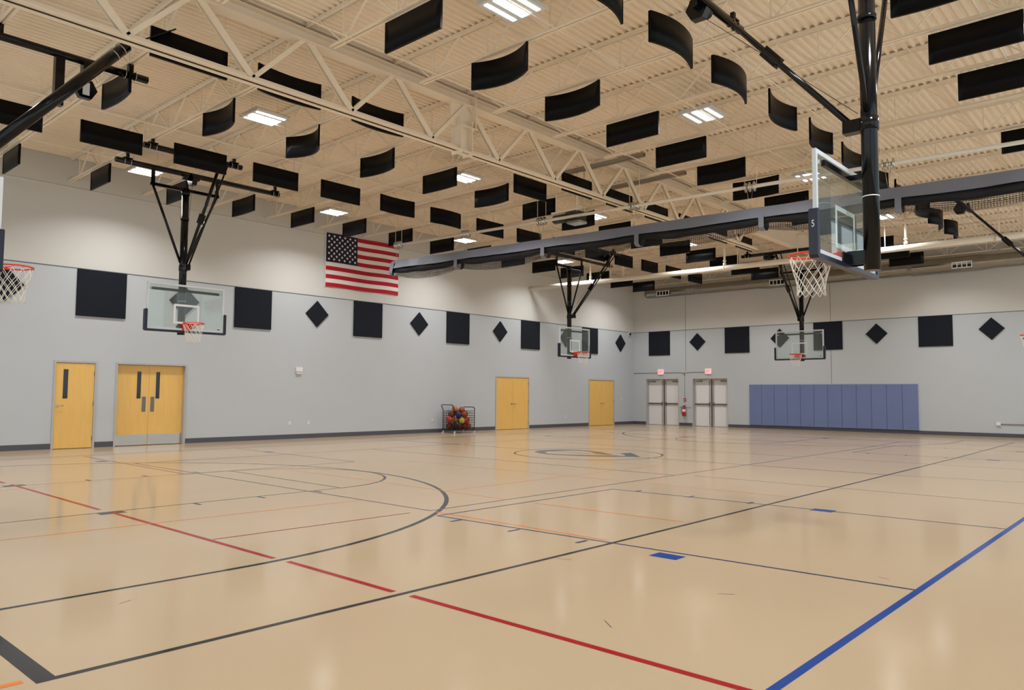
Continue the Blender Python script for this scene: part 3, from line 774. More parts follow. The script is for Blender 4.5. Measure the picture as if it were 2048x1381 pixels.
for i in range(121):
    s = LEN * i / 120; pts.append(CP(s, 0.0, ZC - 0.27 - 0.05 * sag(s) - 0.01 * math.sin(s * 4))); rr.append(0.085 + 0.02 * sag(s) + 0.008 * math.sin(s * 6.1))
b.tube(pts, rr, 12); b.build('net_bundle', 'netblack', cur)
# loose netting hanging in shallow swags under the bundle
nb = MB()
for side in (0.09, -0.09):
    rows = 7; step = 0.05; N = int(LEN / step)
    def npnt(i, r_):
        s = i * step; sg = sag(s); depth = 0.16 + 0.12 * sg
        return CP(s, side * (1 - 0.5 * r_ / rows) + 0.01 * math.sin(s * 9 + r_), ZC - 0.30 - depth * r_ / rows - 0.045 * sg)
    for r_ in range(rows + 1):
        for i in range(0, N - 3, 3):
            nb.bar(npnt(i, r_), npnt(i + 3, r_), 0.006, 0.006)
    for i in range(0, N):
        nb.bar(npnt(i, 0), npnt(i, rows), 0.005, 0.005, up=(1, 0, 0))
nb.build('loose_netting', 'netblack', cur)
for s in ST:
    k = MB(); w = 0.06
    loop = [(0.15, ZC - 0.20), (0.155, ZC - 0.46), (0.06, ZC - 0.52), (-0.10, ZC - 0.50), (-0.17, ZC - 0.40), (-0.17, ZC - 0.20)]
    for (a, za), (c, zc) in zip(loop[:-1], loop[1:]):
        k.face([CP(s - w, a, za), CP(s + w, a, za), CP(s + w, c, zc), CP(s - w, c, zc)])
        k.face([CP(s - w, a - 0.01, za), CP(s + w, a - 0.01, za), CP(s + w, c - 0.01, zc), CP(s - w, c - 0.01, zc)])
    k.build('lift_strap', 'valance', cur)
# drive pipe with winding drums and lift cables
ZP = 6.17
dp = thing('curtain_drive_pipe', 'long cream drive pipe with cable drums above the divider curtain', 'drive pipe', (0, 0, 0))
MB().tube([CP(0.25, 0.0, ZP), CP(LEN, 0.0, ZP)], 0.042, 12).build('drive_pipe', 'pipe', dp)
for s in (0.15, 3.0, 5.75, 8.6, 11.55, 14.4, 17.2):
    d = MB()
    for q in (-0.09, 0.0, 0.11):
        d.tube([CP(s + q - 0.006, 0, ZP), CP(s + q + 0.006, 0, ZP)], 0.115, 18)
        d.tube([CP(s + q + 0.006, 0, ZP), CP(s + q + 0.03, 0, ZP)], [0.115, 0.03], 18)
    d.tube([CP(s - 0.09, 0, ZP), CP(s + 0.11, 0, ZP)], 0.05, 14)
    d.build('cable_drum', 'zinc', dp)
    c = MB(); c.tube([CP(s - 0.05, 0.06, ZP), CP(s, 0.02, ZC)], 0.004, 5); c.tube([CP(s + 0.05, -0.06, ZP), CP(s, -0.02, ZC)], 0.004, 5); c.build('lift_cable', 'zinc', dp)
    h = MB(); h.tube([CP(s - 0.12, 0.0, ZP), CP(s - 0.12, 0.0, ZD)], 0.006, 6); h.tube([CP(s + 0.16, 0.0, ZP), CP(s + 0.16, 0.0, ZD)], 0.006, 6); h.build('hanger_rod', 'steel_tan', dp)
mo = thing('curtain_motor', 'dark green curtain winch motor hung beside the girder', 'winch motor', (0, 0, 0))
M['motor'] = mat('motor_green', srgb(44, 54, 52), rough=0.4)
sm = 6.95
k = MB(); k.box(CP(sm, 0.0, ZP - 0.14)[:2] + (ZP - 0.14,), tuple(Vector(CP(sm, 0, 0)) + Vector((0.36, 0.42, ZP + 0.14)))); k.build('gearbox', 'motor', mo)
c0 = Vector(CP(sm, 0, ZP)); k = MB(); k.tube([c0 + Vector((0.1, 0.42, 0.02)), c0 + Vector((0.1, 0.86, 0.02))], 0.12, 18); k.tube([c0 + Vector((0.1, 0.86, 0.02)), c0 + Vector((0.1, 0.93, 0.02))], [0.12, 0.06], 18); k.build('motor_body', 'motor', mo)
k = MB(); k.box(tuple(c0 + Vector((-0.1, -0.1, -0.2))), tuple(c0 + Vector((0.25, 0.3, -0.14)))); k.build('base_plate', 'zinc', mo)
k = MB()
for dx, dy in ((0.02, 0.75), (0.02, 0.05), (0.33, 0.05)): k.tube([c0 + Vector((dx, dy, 0.12)), (c0.x + dx, c0.y + dy, ZD)], 0.022, 8)
k.box(tuple(c0 + Vector((-0.02, -0.02, 0.16))), tuple(c0 + Vector((0.06, 0.9, 0.2))))
k.build('hanger_frame', 'steel_tan', mo)

# ------------------------------------------------------------------ big cream pipe and spiral duct
pp = thing('cream_pipe', 'large cream pipe on hangers crossing below the joists in front of the duct', 'pipe', (0, 0, 0))
MB().tube([(-8.2, 0.0, 6.06), (-7.85, -8.0, 6.06), (-7.8, -23.2, 6.06)], 0.095, 20).build('pipe_run', 'pipe', pp)
k = MB()
for y in (-8.9, -12.9, -17.3): k.tube([(-7.85, y, 6.06), (-7.84, y - 0.04, 6.06)], 0.108, 20)
k.build('coupling', 'pipe', pp)
for y in (-3.0, -4.6, -8.95, -12.2, -14.95, -18.0):
    x = -8.1 if y > -3 else -7.86
    k = MB(); k.tube([(x, y, 6.1), (x, y, ZB + 0.4)], 0.038, 10); k.tube([(x, y, 6.14), (x, y, 6.24)], 0.06, 12); k.tube([(x, y, 6.30), (x, y, 6.33)], 0.065, 12)
    k.build('hanger_post', 'pipe', pp)
    MB().tube([(x, y - 0.5 if y in (-8.95, -3.0) else y + 0.6, 6.13), (x, y - 0.5 if y in (-8.95, -3.0) else y + 0.6, ZB + 0.02)], 0.016, 8).build('hanger_rod', 'pipe', pp)
du = thing('spiral_duct', 'galvanised spiral air duct along the top of the exit wall', 'air duct', (0, 0, 0))
d = MB(); XD = -0.62; ZDu = 6.50
prof = [(-1.13, 0.02), (-1.15, 0.20), (-1.22, 0.225), (-6.9, 0.225), (-7.35, 0.27), (-8.7, 0.27), (-13.2, 0.27), (-13.25, 0.30), (-15.6, 0.30), (-16.1, 0.26), (-23.2, 0.26)]
pts = []; rr = []
for (ya, ra), (yb, rb) in zip(prof[:-1], prof[1:]):
    L_ = abs(yb - ya); m_ = max(1, int(L_ / 0.11))
    for i in range(m_):
        t = i / m_; y_ = ya + (yb - ya) * t; r_ = ra + (rb - ra) * t
        pts.append((XD, y_, ZDu)); rr.append(r_ + (0.004 if (i % 2 and m_ > 4) else 0))
pts.append((XD, -23.2, ZDu)); rr.append(0.26)
d.tube(pts, rr, 28); d.build('duct_body', 'galv', du)
for y in (-2.25, -7.95, -15.05):
    k = MB(); dd = 0.29; xx = XD - dd
    k.box((xx - 0.03, y - 0.34, ZDu + 0.02), (xx + 0.02, y + 0.34, ZDu + 0.05)); k.box((xx - 0.03, y - 0.34, ZDu - 0.19), (xx + 0.02, y + 0.34, ZDu - 0.16))
    for j in range(5): k.box((xx - 0.03, y - 0.34 + j * 0.1625, ZDu - 0.16), (xx + 0.02, y - 0.31 + j * 0.1625, ZDu + 0.02))
    rg = k.build('air_register', 'white', du)
    MB().box((xx - 0.005, y - 0.32, ZDu - 0.17), (xx + 0.1, y + 0.32, ZDu + 0.03)).build('register_opening', 'vision', rg)  # solid dark box, painted for the shade inside the register
for y in (-3.6, -6.3, -9.4, -12.6, -17.0, -20.4):
    k = MB(); k.tube([(XD, y, ZDu + 0.2), (XD, y, ZD)], 0.005, 6); k.tube([(XD + 0.235 * math.cos(a), y, ZDu + 0.235 * math.sin(a)) for a in [2 * math.pi * i / 24 for i in range(24)]], 0.006, 5, closed=True)
    k.build('hanger_strap', 'zinc', du)

# ------------------------------------------------------------------ wall mounted acoustic panels
def wpanel(name, wallside, u, z, half, diamond, label, group):
    T = 0.05; mb = MB()
    c = 0.008
    if diamond: base = [(half, 0), (0, half), (-half, 0), (0, -half)]
    else: base = [(half, -half), (half, half), (-half, half), (-half, -half)]
    inn = [(a * (1 - c / half), b_ * (1 - c / half)) for a, b_ in base]
    rings = [(base, 0.0), (base, T - c), (inn, T)]
    k = len(mb.v)
    for ring, d_ in rings:
        for a, b_ in ring:
            mb.v.append((a, -d_, b_) if wallside == 'left' else (-d_, a, b_))
    def F(q): mb.f.append(q); mb.mi.append(0); mb.sm.append(False)
    for r_ in range(2):
        for i in range(4):
            j = (i + 1) % 4; F((k + r_ * 4 + i, k + r_ * 4 + j, k + r_ * 4 + 4 + j, k + r_ * 4 + 4 + i))
    F((k + 8, k + 9, k + 10, k + 11)); F((k + 3, k + 2, k + 1, k))
    o = mb.build(name, 'wpanel'); o.location = (u, 0, z) if wallside == 'left' else (0, u, z)
    return tag(o, label, 'acoustic wall panel', group)
near_l = ['above the single wooden door', 'between the flag and the goal over the wide doors', 'just below right of the flag', 'right of the panel below the flag', 'above the ball cart side of the first plain double doors', 'above the second plain double doors']
for i in range(7):
    u = -29.92 + 4.35 * i
    if i == 0: continue
    wpanel('square_wall_panel', 'left', u + 0.0, 4.035, 0.61, False, 'large square black wall panel on the flag wall, %s from the left' % ORD[i], 'square panels on the flag wall')
for i in range(7):
    u = -27.78 + 4.42 * i
    wpanel('diamond_wall_panel', 'left', u, 4.06, 0.43, True, 'small black diamond wall panel on the flag wall, %s from the left' % ORD[i + 1], 'diamond panels on the flag wall')
for i in range(4):
    wpanel('square_wall_panel', 'right', -1.50 - 4.13 * i, 4.055, 0.60, False, 'large square black wall panel on the exit wall, %s from the corner' % ORD[i + 1], 'square panels on the exit wall')
    wpanel('diamond_wall_panel', 'right', -3.60 - 4.06 * i, 4.05, 0.42, True, 'small black diamond wall panel on the exit wall, %s from the corner' % ORD[i + 1], 'diamond panels on the exit wall')

# ------------------------------------------------------------------ flag
fx0, fx1, fz0, fz1 = -18.66, -15.56, 5.01, 6.83
fg = thing('flag', 'large American flag hung flat on the wall at upper centre', 'flag', (fx0, -0.02, fz0))
FW, FH = fx1 - fx0, fz1 - fz0
def wob(x, z): return -0.012 - 0.012 * math.sin(x * 5.1 + z * 2.3) * (1 - z / FH * 0.6)
def cloth(x0, x1, z0, z1, off, nx):
    mb = MB()
    idx = {}
    for i in range(nx + 1):
        for j in range(2):
            x = x0 + (x1 - x0) * i / nx; z = z0 + (z1 - z0) * j
            idx[i, j] = len(mb.v); mb.v.append((x, wob(x, z) - off, z + 0.008 * math.sin(x * 3)))
    for i in range(nx):
        mb.f.append((idx[i, 0], idx[i + 1, 0], idx[i + 1, 1], idx[i, 1])); mb.mi.append(0); mb.sm.append(True)
    return mb
cb = MB(); cb_h = FH / 13
for side in (0, ):
    for k in range(13):
        m_ = 'flagred' if k % 2 == 0 else 'flagwhite'
        z0_ = FH - (k + 1) * cb_h; xs = FW * 0.41 if k < 7 else 0
        c = cloth(xs, FW, z0_, z0_ + cb_h, 0, 24); s0 = len(cb.v); cb.v += c.v
        for f in c.f: cb.f.append(tuple(i + s0 for i in f)); cb.mi.append(cb.slot(m_)); cb.sm.append(True)
cb.build('stripes', None, fg)
cn = cloth(0, FW * 0.41, FH - 7 * cb_h, FH, 0.002, 10).build('canton', 'flagblue', fg)
st = MB(); cw, ch = FW * 0.41, 7 * cb_h
for r_ in range(9):
    for c_ in range(6 if r_ % 2 == 0 else 5):
        x = cw * ((c_ * 2 + 1 + (r_ % 2)) / 12); z = FH - ch * ((r_ + 1) / 10)
        pts = []
        for q in range(10):
            R_ = 0.052 if q % 2 == 0 else 0.024; a = math.pi / 2 + q * math.pi / 5; pts.append((x + R_ * math.cos(a), wob(x, z) - 0.012, z + 0.008 * math.sin(x * 3) + R_ * math.sin(a)))
        st.face(pts)
st.build('stars', 'flagwhite', fg)
MB().box((-0.03, -0.012, 0), (0.0, 0.0, FH)).build('header_band', 'flagwhite', fg)

# ------------------------------------------------------------------ doors (structure)
def door_root(n, loc):
    o = bpy.data.objects.new('door_%d' % n, None); COL.objects.link(o); o.location = loc; o['kind'] = 'structure'; return o
def frame(root, a, b, zt, y0, y1, w=0.05, m='frame_gray', axis='y'):
    k = MB()
    def B(u0, u1, z0, z1):
        if axis == 'y': k.box((u0, y0, z0), (u1, y1, z1))
        else: k.box((y0, u0, z0), (y1, u1, z1))
    B(a, a + w, 0, zt); B(b - w, b, 0, zt); B(a + w, b - w, zt - w, zt)
    k.build('door_frame', m, root)
def leaf(root, a, b, zt, y, win=None, mtl='maple', label=None):
    k = MB(); T = 0.045
    if win:
        wx0, wx1, wz0, wz1 = win
        k.box((a, y, 0.012), (wx0, y + T, zt)); k.box((wx1, y, 0.012), (b, y + T, zt)); k.box((wx0, y, 0.012), (wx1, y + T, wz0)); k.box((wx0, y, wz1), (wx1, y + T, zt))
    else: k.box((a, y, 0.012), (b, y + T, zt))
    o = k.build('door_leaf', mtl, root)
    if label: o['label'] = label
    if win:
        MB().box((wx0, y + 0.015, wz0), (wx1, y + 0.025, wz1)).build('vision_panel', 'vision', o)
        f = MB(); t = 0.012
        f.box((wx0 - t, y - 0.004, wz0 - t), (wx0, y, wz1 + t)); f.box((wx1, y - 0.004, wz0 - t), (wx1 + t, y, wz1 + t)); f.box((wx0, y - 0.004, wz0 - t), (wx1, y, wz0)); f.box((wx0, y - 0.004, wz1), (wx1, y, wz1 + t))
        f.build('vision_frame', mtl, o)
    return o
def lever(o, x, y, z, d):
    k = MB(); k.tube([(x, y, z), (x, y - 0.015, z)], 0.033, 16); k.tube([(x, y - 0.01, z), (x, y - 0.055, z), (x + d * 0.12, y - 0.06, z)], 0.011, 8)
    k.build('lever_handle', 'steel', o)
def hinges(o, x, y, zs):
    for z in zs: MB().box((x - 0.012, y - 0.012, z - 0.06), (x + 0.012, y, z + 0.06)).build('hinge', 'dsteel', o)
d1 = door_root(1, (0, 0, 0)); frame(d1, DA[0], DA[1], 2.25, -0.02, 0.16)
o = leaf(d1, DA[0] + 0.055, DA[1] - 0.055, 2.19, 0.0, (-26.40, -26.285, 1.28, 2.03)); lever(o, -26.51, 0.0, 1.10, 1); hinges(o, DA[1] - 0.055, 0.0, (0.25, 1.15, 1.93))
d2 = door_root(2, (0, 0, 0)); frame(d2, DB[0], DB[1], 2.25, -0.02, 0.30)
mid = -24.215
for a, b_, wn, px in ((DB[0] + 0.055, mid - 0.003, (-24.54, -24.43, 1.28, 2.02), -24.34), (mid + 0.003, DB[1] - 0.055, (-24.03, -23.92, 1.28, 2.02), -24.11)):
    o = leaf(d2, a, b_, 2.19, 0.10, wn)
    MB().box((px - 0.05, 0.092, 0.92), (px + 0.05, 0.10, 1.33)).build('push_plate', 'dsteel', o)
    MB().box((a + 0.01, 0.094, 0.02), (b_ - 0.01, 0.10, 0.30)).build('kick_plate', 'steel', o)
for n_, (a, b_) in ((3, DC), (4, DD)):
    dn = door_root(n_, (0, 0, 0)); frame(dn, a, b_, 2.22, -0.02, 0.16, 0.05, 'frame_gray'); mid = (a + b_) / 2
    o = leaf(dn, a + 0.055, mid - 0.003, 2.165, 0.0); lever(o, mid - 0.07, 0.0, 1.06, -1); hinges(o, a + 0.05, 0.0, (0.25, 1.15, 1.93))
    o = leaf(dn, mid + 0.003, b_ - 0.055, 2.165, 0.0); lever(o, mid + 0.07, 0.0, 1.06, 1); hinges(o, b_ - 0.05, 0.0, (0.25, 1.15, 1.93))
for n_, (a, b_) in ((5, E1), (6, E2)):
    dn = door_root(n_, (0, 0, 0)); frame(dn, a, b_, 2.31, -0.0, 0.30, 0.05, 'frame_gray', 'x'); mid = (a + b_) / 2; XL = 0.20
    for q, (u0, u1) in enumerate(((a + 0.055, mid - 0.045), (mid + 0.045, b_ - 0.055))):
        o = MB().box((XL, u0, 0.012), (XL + 0.045, u1, 2.25)).build('door_leaf', 'door_gray', dn)
        MB().box((XL - 0.055, u0 + 0.05, 1.02), (XL, u1 - 0.02, 1.09)).build('push_bar', 'dsteel', o)
        k = MB(); ux = u1 if q == 0 else u0; s = 1 if q == 0 else -1
        k.tube([(XL - 0.02, ux - s * 0.06, 0.05), (XL - 0.02, ux - s * 0.06, 2.2)], 0.012, 8); k.box((XL - 0.05, ux - s * 0.06 - 0.03, 0.98), (XL, ux - s * 0.06 + 0.03, 1.14)); k.build('vertical_rod', 'dsteel', o)
        uc = u0 + 0.25 if q == 0 else u1 - 0.25
        k = MB(); k.box((XL - 0.07, uc - 0.14, 2.12), (XL, uc + 0.14, 2.18)); k.bar((XL - 0.04, uc, 2.19), (XL - 0.16, uc + s * 0.28, 2.20), 0.03, 0.012); k.bar((XL - 0.16, uc + s * 0.28, 2.20), (XL - 0.02, uc + s * 0.45, 2.24), 0.03, 0.012); k.build('door_closer', 'graysteel', o)
    MB().box((XL - 0.02, mid - 0.04, 0), (XL + 0.05, mid + 0.04, 2.26)).build('center_mullion', 'dsteel', dn)

# ------------------------------------------------------------------ exit signs, extinguisher, conduit
for y, lab in ((-1.58, 'lit red exit sign above the exit doors nearest the corner'), (-4.165, 'lit red exit sign above the exit doors nearest the blue pads')):
    r = thing('exit_sign', lab, 'exit sign', (0, y, 2.50), 0, 'exit signs above the doors')
    MB().cbox((-0.06, -0.16, 0), (0, 0.16, 0.25), 0.008).build('sign_box', 'exitwhite', r)
    cu = bpy.data.curves.new('t', 'FONT'); cu.body = 'EXIT'; cu.size = 0.155; cu.extrude = 0.001; cu.align_x = 'CENTER'; cu.align_y = 'CENTER'
    t = bpy.data.objects.new('tmp', cu); COL.objects.link(t)
    me = bpy.data.meshes.new_from_object(t.evaluated_get(bpy.context.evaluated_depsgraph_get())); bpy.data.objects.remove(t); me.name = 'exit_letters'
    n_ = bpy.data.objects.new('sign_letters', me); COL.objects.link(n_); me.materials.clear(); me.materials.append(M['exitred']); n_.parent = r
    n_.matrix_local = Matrix.Translation((-0.062, 0, 0.125)) @ Matrix.Rotation(math.radians(-90), 4, 'Z') @ Matrix.Rotation(math.radians(90), 4, 'X') @ Matrix.Diagonal((0.72, 1.25, 1, 1))
ex = thing('fire_extinguisher', 'red fire extinguisher hung on the wall between the exit door pairs', 'fire extinguisher', (-0.11, -2.90, 0.47))
k = MB(); k.lathe([(0.0, 0.0), (0.075, 0.0), (0.085, 0.02), (0.085, 0.33), (0.07, 0.39), (0.03, 0.42), (0.025, 0.46), (0.0, 0.46)], n=20); k.build('cylinder', 'red', ex)
MB().lathe([(0.0855, 0.20), (0.0862, 0.20), (0.0862, 0.32), (0.0855, 0.32)], n=20).build('paper_label', 'plastic', ex)
k = MB(); k.box((-0.02, -0.02, 0.46), (0.02, 0.02, 0.50)); k.bar((0, 0.03, 0.50), (0, -0.11, 0.55), 0.02, 0.01); k.bar((0, 0.03, 0.485), (0, -0.10, 0.50), 0.02, 0.01); k.build('valve_handle', 'blackmatte', ex)
k = MB(); k.tube([(0, 0.02, 0.48), (-0.02, 0.10, 0.46), (-0.03, 0.125, 0.36), (-0.03, 0.115, 0.16), (-0.02, 0.10, 0.1)], 0.011, 8); k.build('hose', 'blackmatte', ex)
MB().box((0.08, -0.03, 0.36), (0.11, 0.03, 0.48)).build('wall_bracket', 'dsteel', ex)
k = MB().cbox((-0.05, -0.06, 0), (0, 0.06, 0.14), 0.008).build('pull_station', 'red'); k.location = (0, -2.90, 1.19)
tag(k, 'small dark red fire alarm pull station above the extinguisher', 'fire alarm pull')
MB().box((-0.054, -0.045, 0.045), (-0.05, 0.045, 0.075)).build('pull_bar', 'plastic', k)
cd = thing('exit_sign_conduit', 'thin gray conduit linking both exit signs and dropping to the pull station', 'conduit', (0, 0, 0))
k = MB(); k.tube([(-0.015, 0, 2.585), (-0.015, -1.41, 2.585)], 0.012, 8); k.tube([(-0.015, -1.75, 2.585), (-0.015, -2.72, 2.585), (-0.015, -2.80, 2.56)], 0.012, 8)
k.tube([(-0.015, -2.96, 2.56), (-0.015, -3.05, 2.59), (-0.015, -3.995, 2.59)], 0.012, 8); k.tube([(-0.012, -2.90, 2.52), (-0.012, -2.90, 1.33)], 0.007, 8); k.build('conduit_run', 'graysteel', cd)
k = MB(); k.tube([(0, -2.88, 2.54), (-0.05, -2.88, 2.54)], 0.05, 12); k.build('junction_box', 'graysteel', cd)
k = MB().tube([(-0.012, -2.62, 0.90), (-0.012, -3.24, 0.89)], 0.009, 8).build('wall_rail', 'graysteel'); tag(k, 'short thin horizontal rail on the wall behind the fire extinguisher', 'rail')
c2 = thing('wall_conduit', 'gray conduit with an outlet box low on the wall right of the blue pads', 'conduit', (0, 0, 0))
MB().tube([(-0.02, -15.95, 0.49), (-0.02, -22.0, 0.47)], 0.014, 8).build('conduit_run', 'graysteel', c2)
MB().cbox((-0.06, -15.97, 0.43), (0, -15.83, 0.55), 0.008).build('outlet_box', 'plastic', c2)
k = MB().bar((-0.03, -16.72, 3.63), (-0.03, -16.95, 3.66), 0.02, 0.03).build('wall_clip', 'blackmatte'); tag(k, 'small dark clip on the exit wall at the right edge of the photo', 'wall clip')

# ------------------------------------------------------------------ wall pads
for i in range(12):
    y1_ = -6.205 - 0.5845 * i; y0_ = y1_ - 0.5845
    k = MB(); k.cbox((-0.055, y0_ + 0.003, 0.15), (0, y1_ - 0.003, 1.985), 0.014)
    o = k.build('wall_pad', 'pad')
    tag(o, 'tall blue gray vinyl wall pad, %s from the exit doors in the row of twelve' % ORD[i + 1], 'wall pad', 'blue gray wall pads')

# ------------------------------------------------------------------ small things on the flag wall
k = thing('wall_sensor', 'small white box on the wall left of the ball cart, above head height', 'thermostat', (-19.57, 0, 2.06))
MB().cbox((-0.12, -0.06, 0.08), (0.12, 0, 0.22), 0.01).build('sensor_body', 'plastic', k)
MB().cbox((-0.10, -0.05, 0.0), (0.10, 0, 0.08), 0.01).build('sensor_lens', 'fixture', k)
for x, z, lab in ((-19.85, 0.50, 'white outlet low on the flag wall, left of two side by side'), (-19.16, 0.50, 'white outlet low on the flag wall, right of two side by side'),
                  (-13.80, 0.47, 'white outlet low on the wall just left of the ball cart'), (-5.67, 0.47, 'white outlet low on the wall between the plain double doors'),
                  (-1.15, 1.28, 'white switch plate on the wall right of the last wooden doors')):
    o = MB().cbox((-0.04, -0.012, -0.06), (0.04, 0, 0.06), 0.004).build('outlet_plate', 'plastic'); o.location = (x, 0, z)
    tag(o, lab, 'wall outlet', 'white wall plates')
    MB().box((-0.018, -0.016, -0.035), (0.018, -0.012, 0.035)).build('socket', 'fixture', o)
r = thing('security_camera', 'small white dome camera high on the flag wall by the corner', 'security camera', (-0.46, 0, 4.56))
k = MB(); k.tube([(0, 0, 0), (0, -0.06, 0)], 0.10, 18); k.build('mount', 'plastic', r)
k = MB(); k.tube([(0, -0.06, 0), (0, -0.10, 0), (0, -0.125, 0)], [0.075, 0.06, 0.02], 16); k.build('dome', 'vision', r)

# ------------------------------------------------------------------ ball cart and balls
cx, cyy = -13.0, -0.62
ct = thing('ball_cart', 'black wire ball cart on casters against the flag wall', 'ball cart', (cx, cyy, 0))
hx_, hy_ = 0.52, 0.31; zb_, zt_ = 0.13, 0.83
k = MB()
k.tube([(-hx_, -hy_, 0.10), (-hx_, -hy_, 0.86), (-hx_ - 0.10, -hy_ + 0.0, 1.02), (-hx_ - 0.10, -hy_ + 0.04, 1.06), (-hx_ - 0.10, hy_ - 0.04, 1.06), (-hx_ - 0.10, hy_, 1.02), (-hx_, hy_, 0.86), (-hx_, hy_, 0.10)], 0.016, 8)
k.tube([(hx_, -hy_, 0.10), (hx_, -hy_, 0.92), (hx_, -hy_ + 0.05, 0.97), (hx_, hy_ - 0.05, 0.97), (hx_, hy_, 0.92), (hx_, hy_, 0.10)], 0.016, 8)
for z in (zb_,):
    for s in (-1, 1): k.tube([(-hx_, s * hy_, z), (hx_, s * hy_, z)], 0.014, 8)
k.build('cart_frame', 'black', ct)
def grid(name, o_, du, nu, dv, nv, parent):
    g_ = MB(); o_ = Vector(o_); du = Vector(du); dv = Vector(dv)
    for i in range(nu + 1): g_.bar(o_ + du * (i / nu), o_ + du * (i / nu) + dv, 0.009, 0.009, up=(0.3, 1, 0.2))
    for j in range(nv + 1): g_.bar(o_ + dv * (j / nv), o_ + dv * (j / nv) + du, 0.009, 0.009)
    return g_.build(name, 'black', parent)
grid('wire_panel', (-hx_, -hy_, zb_), (2 * hx_, 0, 0), 12, (0, 0, zt_ - zb_), 8, ct)
grid('wire_panel', (-hx_, hy_, zb_), (2 * hx_, 0, 0), 12, (0, 0, zt_ - zb_), 8, ct)
grid('wire_panel', (-hx_, -hy_, zb_), (0, 2 * hy_, 0), 7, (0, 0, zt_ - zb_), 8, ct)
grid('wire_panel', (hx_, -hy_, zb_), (0, 2 * hy_, 0), 7, (0, 0, zt_ - zb_), 8, ct)
grid('wire_floor', (-hx_, -hy_, zb_), (2 * hx_, 0, 0), 12, (0, 2 * hy_, 0), 7, ct)
for sx in (-1, 1):
    for sy in (-1, 1):
        k = MB(); x_, y_ = sx * hx_, sy * hy_
        k.tube([(x_ - 0.015, y_, 0.034), (x_ + 0.015, y_, 0.034)], 0.034, 14); w_ = k.build('caster_wheel', 'plastic', ct)
        MB().box((x_ - 0.025, y_ - 0.02, 0.05), (x_ + 0.025, y_ + 0.02, 0.105)).build('caster_fork', 'zinc', w_)
def ball_mat(name, c):
    return mat(name, srgb(*c), rough=0.5, bump=0.15, bscale=250)
BC = {'orange': (176, 74, 30), 'brown': (120, 48, 28), 'tan': (178, 106, 52), 'red': (216, 24, 52), 'yellow': (232, 220, 70), 'purple': (48, 26, 92), 'bright orange': (226, 70, 22), 'green': (70, 130, 80), 'maroon': (88, 30, 28), 'black': (20, 18, 22)}
for kx, v in BC.items(): M['ball_' + kx] = ball_mat('ball_' + kx.replace(' ', '_'), v)
M['ball_seam'] = mat('ball_seam', (0.01, 0.01, 0.01, 1), rough=0.6)
def ball_meshes(R_):
    b_ = MB(); n1, n2 = 20, 14; prof = [(R_ * math.sin(math.pi * i / n2), -R_ * math.cos(math.pi * i / n2)) for i in range(n2 + 1)]
    b_.lathe(prof, n=n1)
    s_ = MB(); Rr = R_ * 1.001
    for ax in (0, 1):
        pts = []
        for i in range(28):
            a = 2 * math.pi * i / 28; p = (Rr * math.cos(a), Rr * math.sin(a), 0) if ax == 0 else (Rr * math.cos(a), 0, Rr * math.sin(a)); pts.append(p)
        s_.tube(pts, 0.0025, 5, closed=True)
    for sg in (-1, 1):
        pts = []
        for i in range(28):
            a = 2 * math.pi * i / 28; v = Vector((0.62 * math.cos(a), sg * 0.62 + 0.0, 0.78 * math.sin(a))); v.normalize(); pts.append(v * Rr)
        s_.tube(pts, 0.0025, 5, closed=True)
    return b_, s_
R_ = 0.118
bb, ss = ball_meshes(R_)
seam_me = ss.mesh('ball_seams', 'ball_seam')
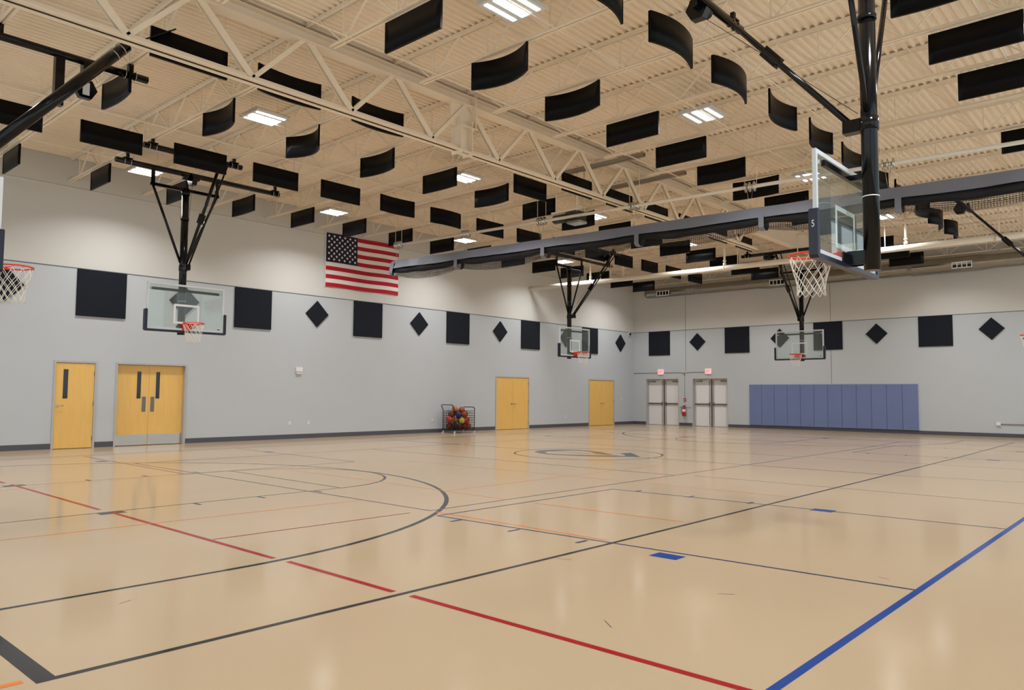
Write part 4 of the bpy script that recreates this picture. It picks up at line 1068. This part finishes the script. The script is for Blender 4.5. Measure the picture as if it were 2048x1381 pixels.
balls = [  # x, y, z in the cart, colour, label
 (-0.13, -0.17, 0.26, 'maroon', 'maroon basketball in the bottom of the cart, first from the left'),
 (0.09, -0.18, 0.26, 'brown', 'brown basketball in the bottom front of the cart, second from the left'),
 (0.30, -0.17, 0.26, 'orange', 'orange basketball in the bottom front of the cart, second from right'),
 (0.38, 0.08, 0.27, 'orange', 'orange basketball low in the cart against its right end'),
 (0.14, 0.08, 0.27, 'brown', 'brown basketball low in the middle of the cart'),
 (-0.12, 0.10, 0.27, 'maroon', 'dark basketball low in the cart behind the front row'),
 (-0.36, 0.14, 0.27, 'brown', 'dark brown basketball in the low left back of the cart'),
 (-0.36, -0.14, 0.28, 'black', 'very dark ball in the shadow at low left of the cart'),
 (-0.40, 0.10, 0.50, 'bright orange', 'bright orange ball at the left end of the cart'),
 (-0.02, -0.18, 0.46, 'yellow', 'yellow ball in the middle of the cart'),
 (0.21, -0.16, 0.455, 'red', 'bright red ball just right of the yellow ball'),
 (0.39, -0.02, 0.49, 'brown', 'dark brown basketball at middle right of the cart'),
 (-0.20, 0.02, 0.48, 'tan', 'tan brown basketball left of the yellow ball'),
 (0.12, 0.12, 0.49, 'maroon', 'maroon basketball behind the red ball'),
 (-0.12, -0.12, 0.66, 'purple', 'dark purple ball above the yellow ball'),
 (0.15, -0.14, 0.665, 'orange', 'orange basketball above the red ball'),
 (0.37, 0.06, 0.70, 'maroon', 'maroon basketball at the upper right of the cart'),
 (-0.25, 0.13, 0.69, 'brown', 'brown basketball at the upper left of the cart'),
 (-0.16, 0.06, 0.88, 'tan', 'tan basketball on the top of the pile, left'),
 (0.17, 0.04, 0.86, 'orange', 'reddish orange basketball on the top of the pile, right'),
 (0.02, 0.17, 0.78, 'green', 'green ball peeking out near the top back of the pile'),
]
pos = [Vector(b_[:3]) for b_ in balls]
for it in range(400):
    for i in range(len(pos)):
        for j in range(i):
            d_ = pos[i] - pos[j]; L_ = d_.length
            if L_ < 2 * R_ + 0.002:
                d_ = d_ / max(L_, 1e-5) * (2 * R_ + 0.002 - L_) * 0.5; pos[i] += d_; pos[j] -= d_
        p = pos[i]; p.x = min(max(p.x, -hx_ + R_ + 0.008), hx_ - R_ - 0.008); p.y = min(max(p.y, -hy_ + R_ + 0.008), hy_ - R_ - 0.008); p.z = min(max(p.z, zb_ + R_ + 0.006), 0.93)
for k_, (x, y, z, c, lab) in enumerate(balls):
    x, y, z = pos[k_]
    me = bb.mesh('ball', 'ball_' + c)
    o = bpy.data.objects.new('basketball' if c in ('orange', 'brown', 'tan', 'maroon') else 'rubber_ball', me); COL.objects.link(o)
    o.location = (cx + x, cyy + y, z); o.rotation_euler = (x * 7, y * 9 + 1, z * 11)
    tag(o, lab, 'ball', 'balls in the wire cart')
    if c in ('orange', 'brown', 'tan', 'maroon'):
        s_ = bpy.data.objects.new('ball_seams', seam_me); COL.objects.link(s_); s_.parent = o
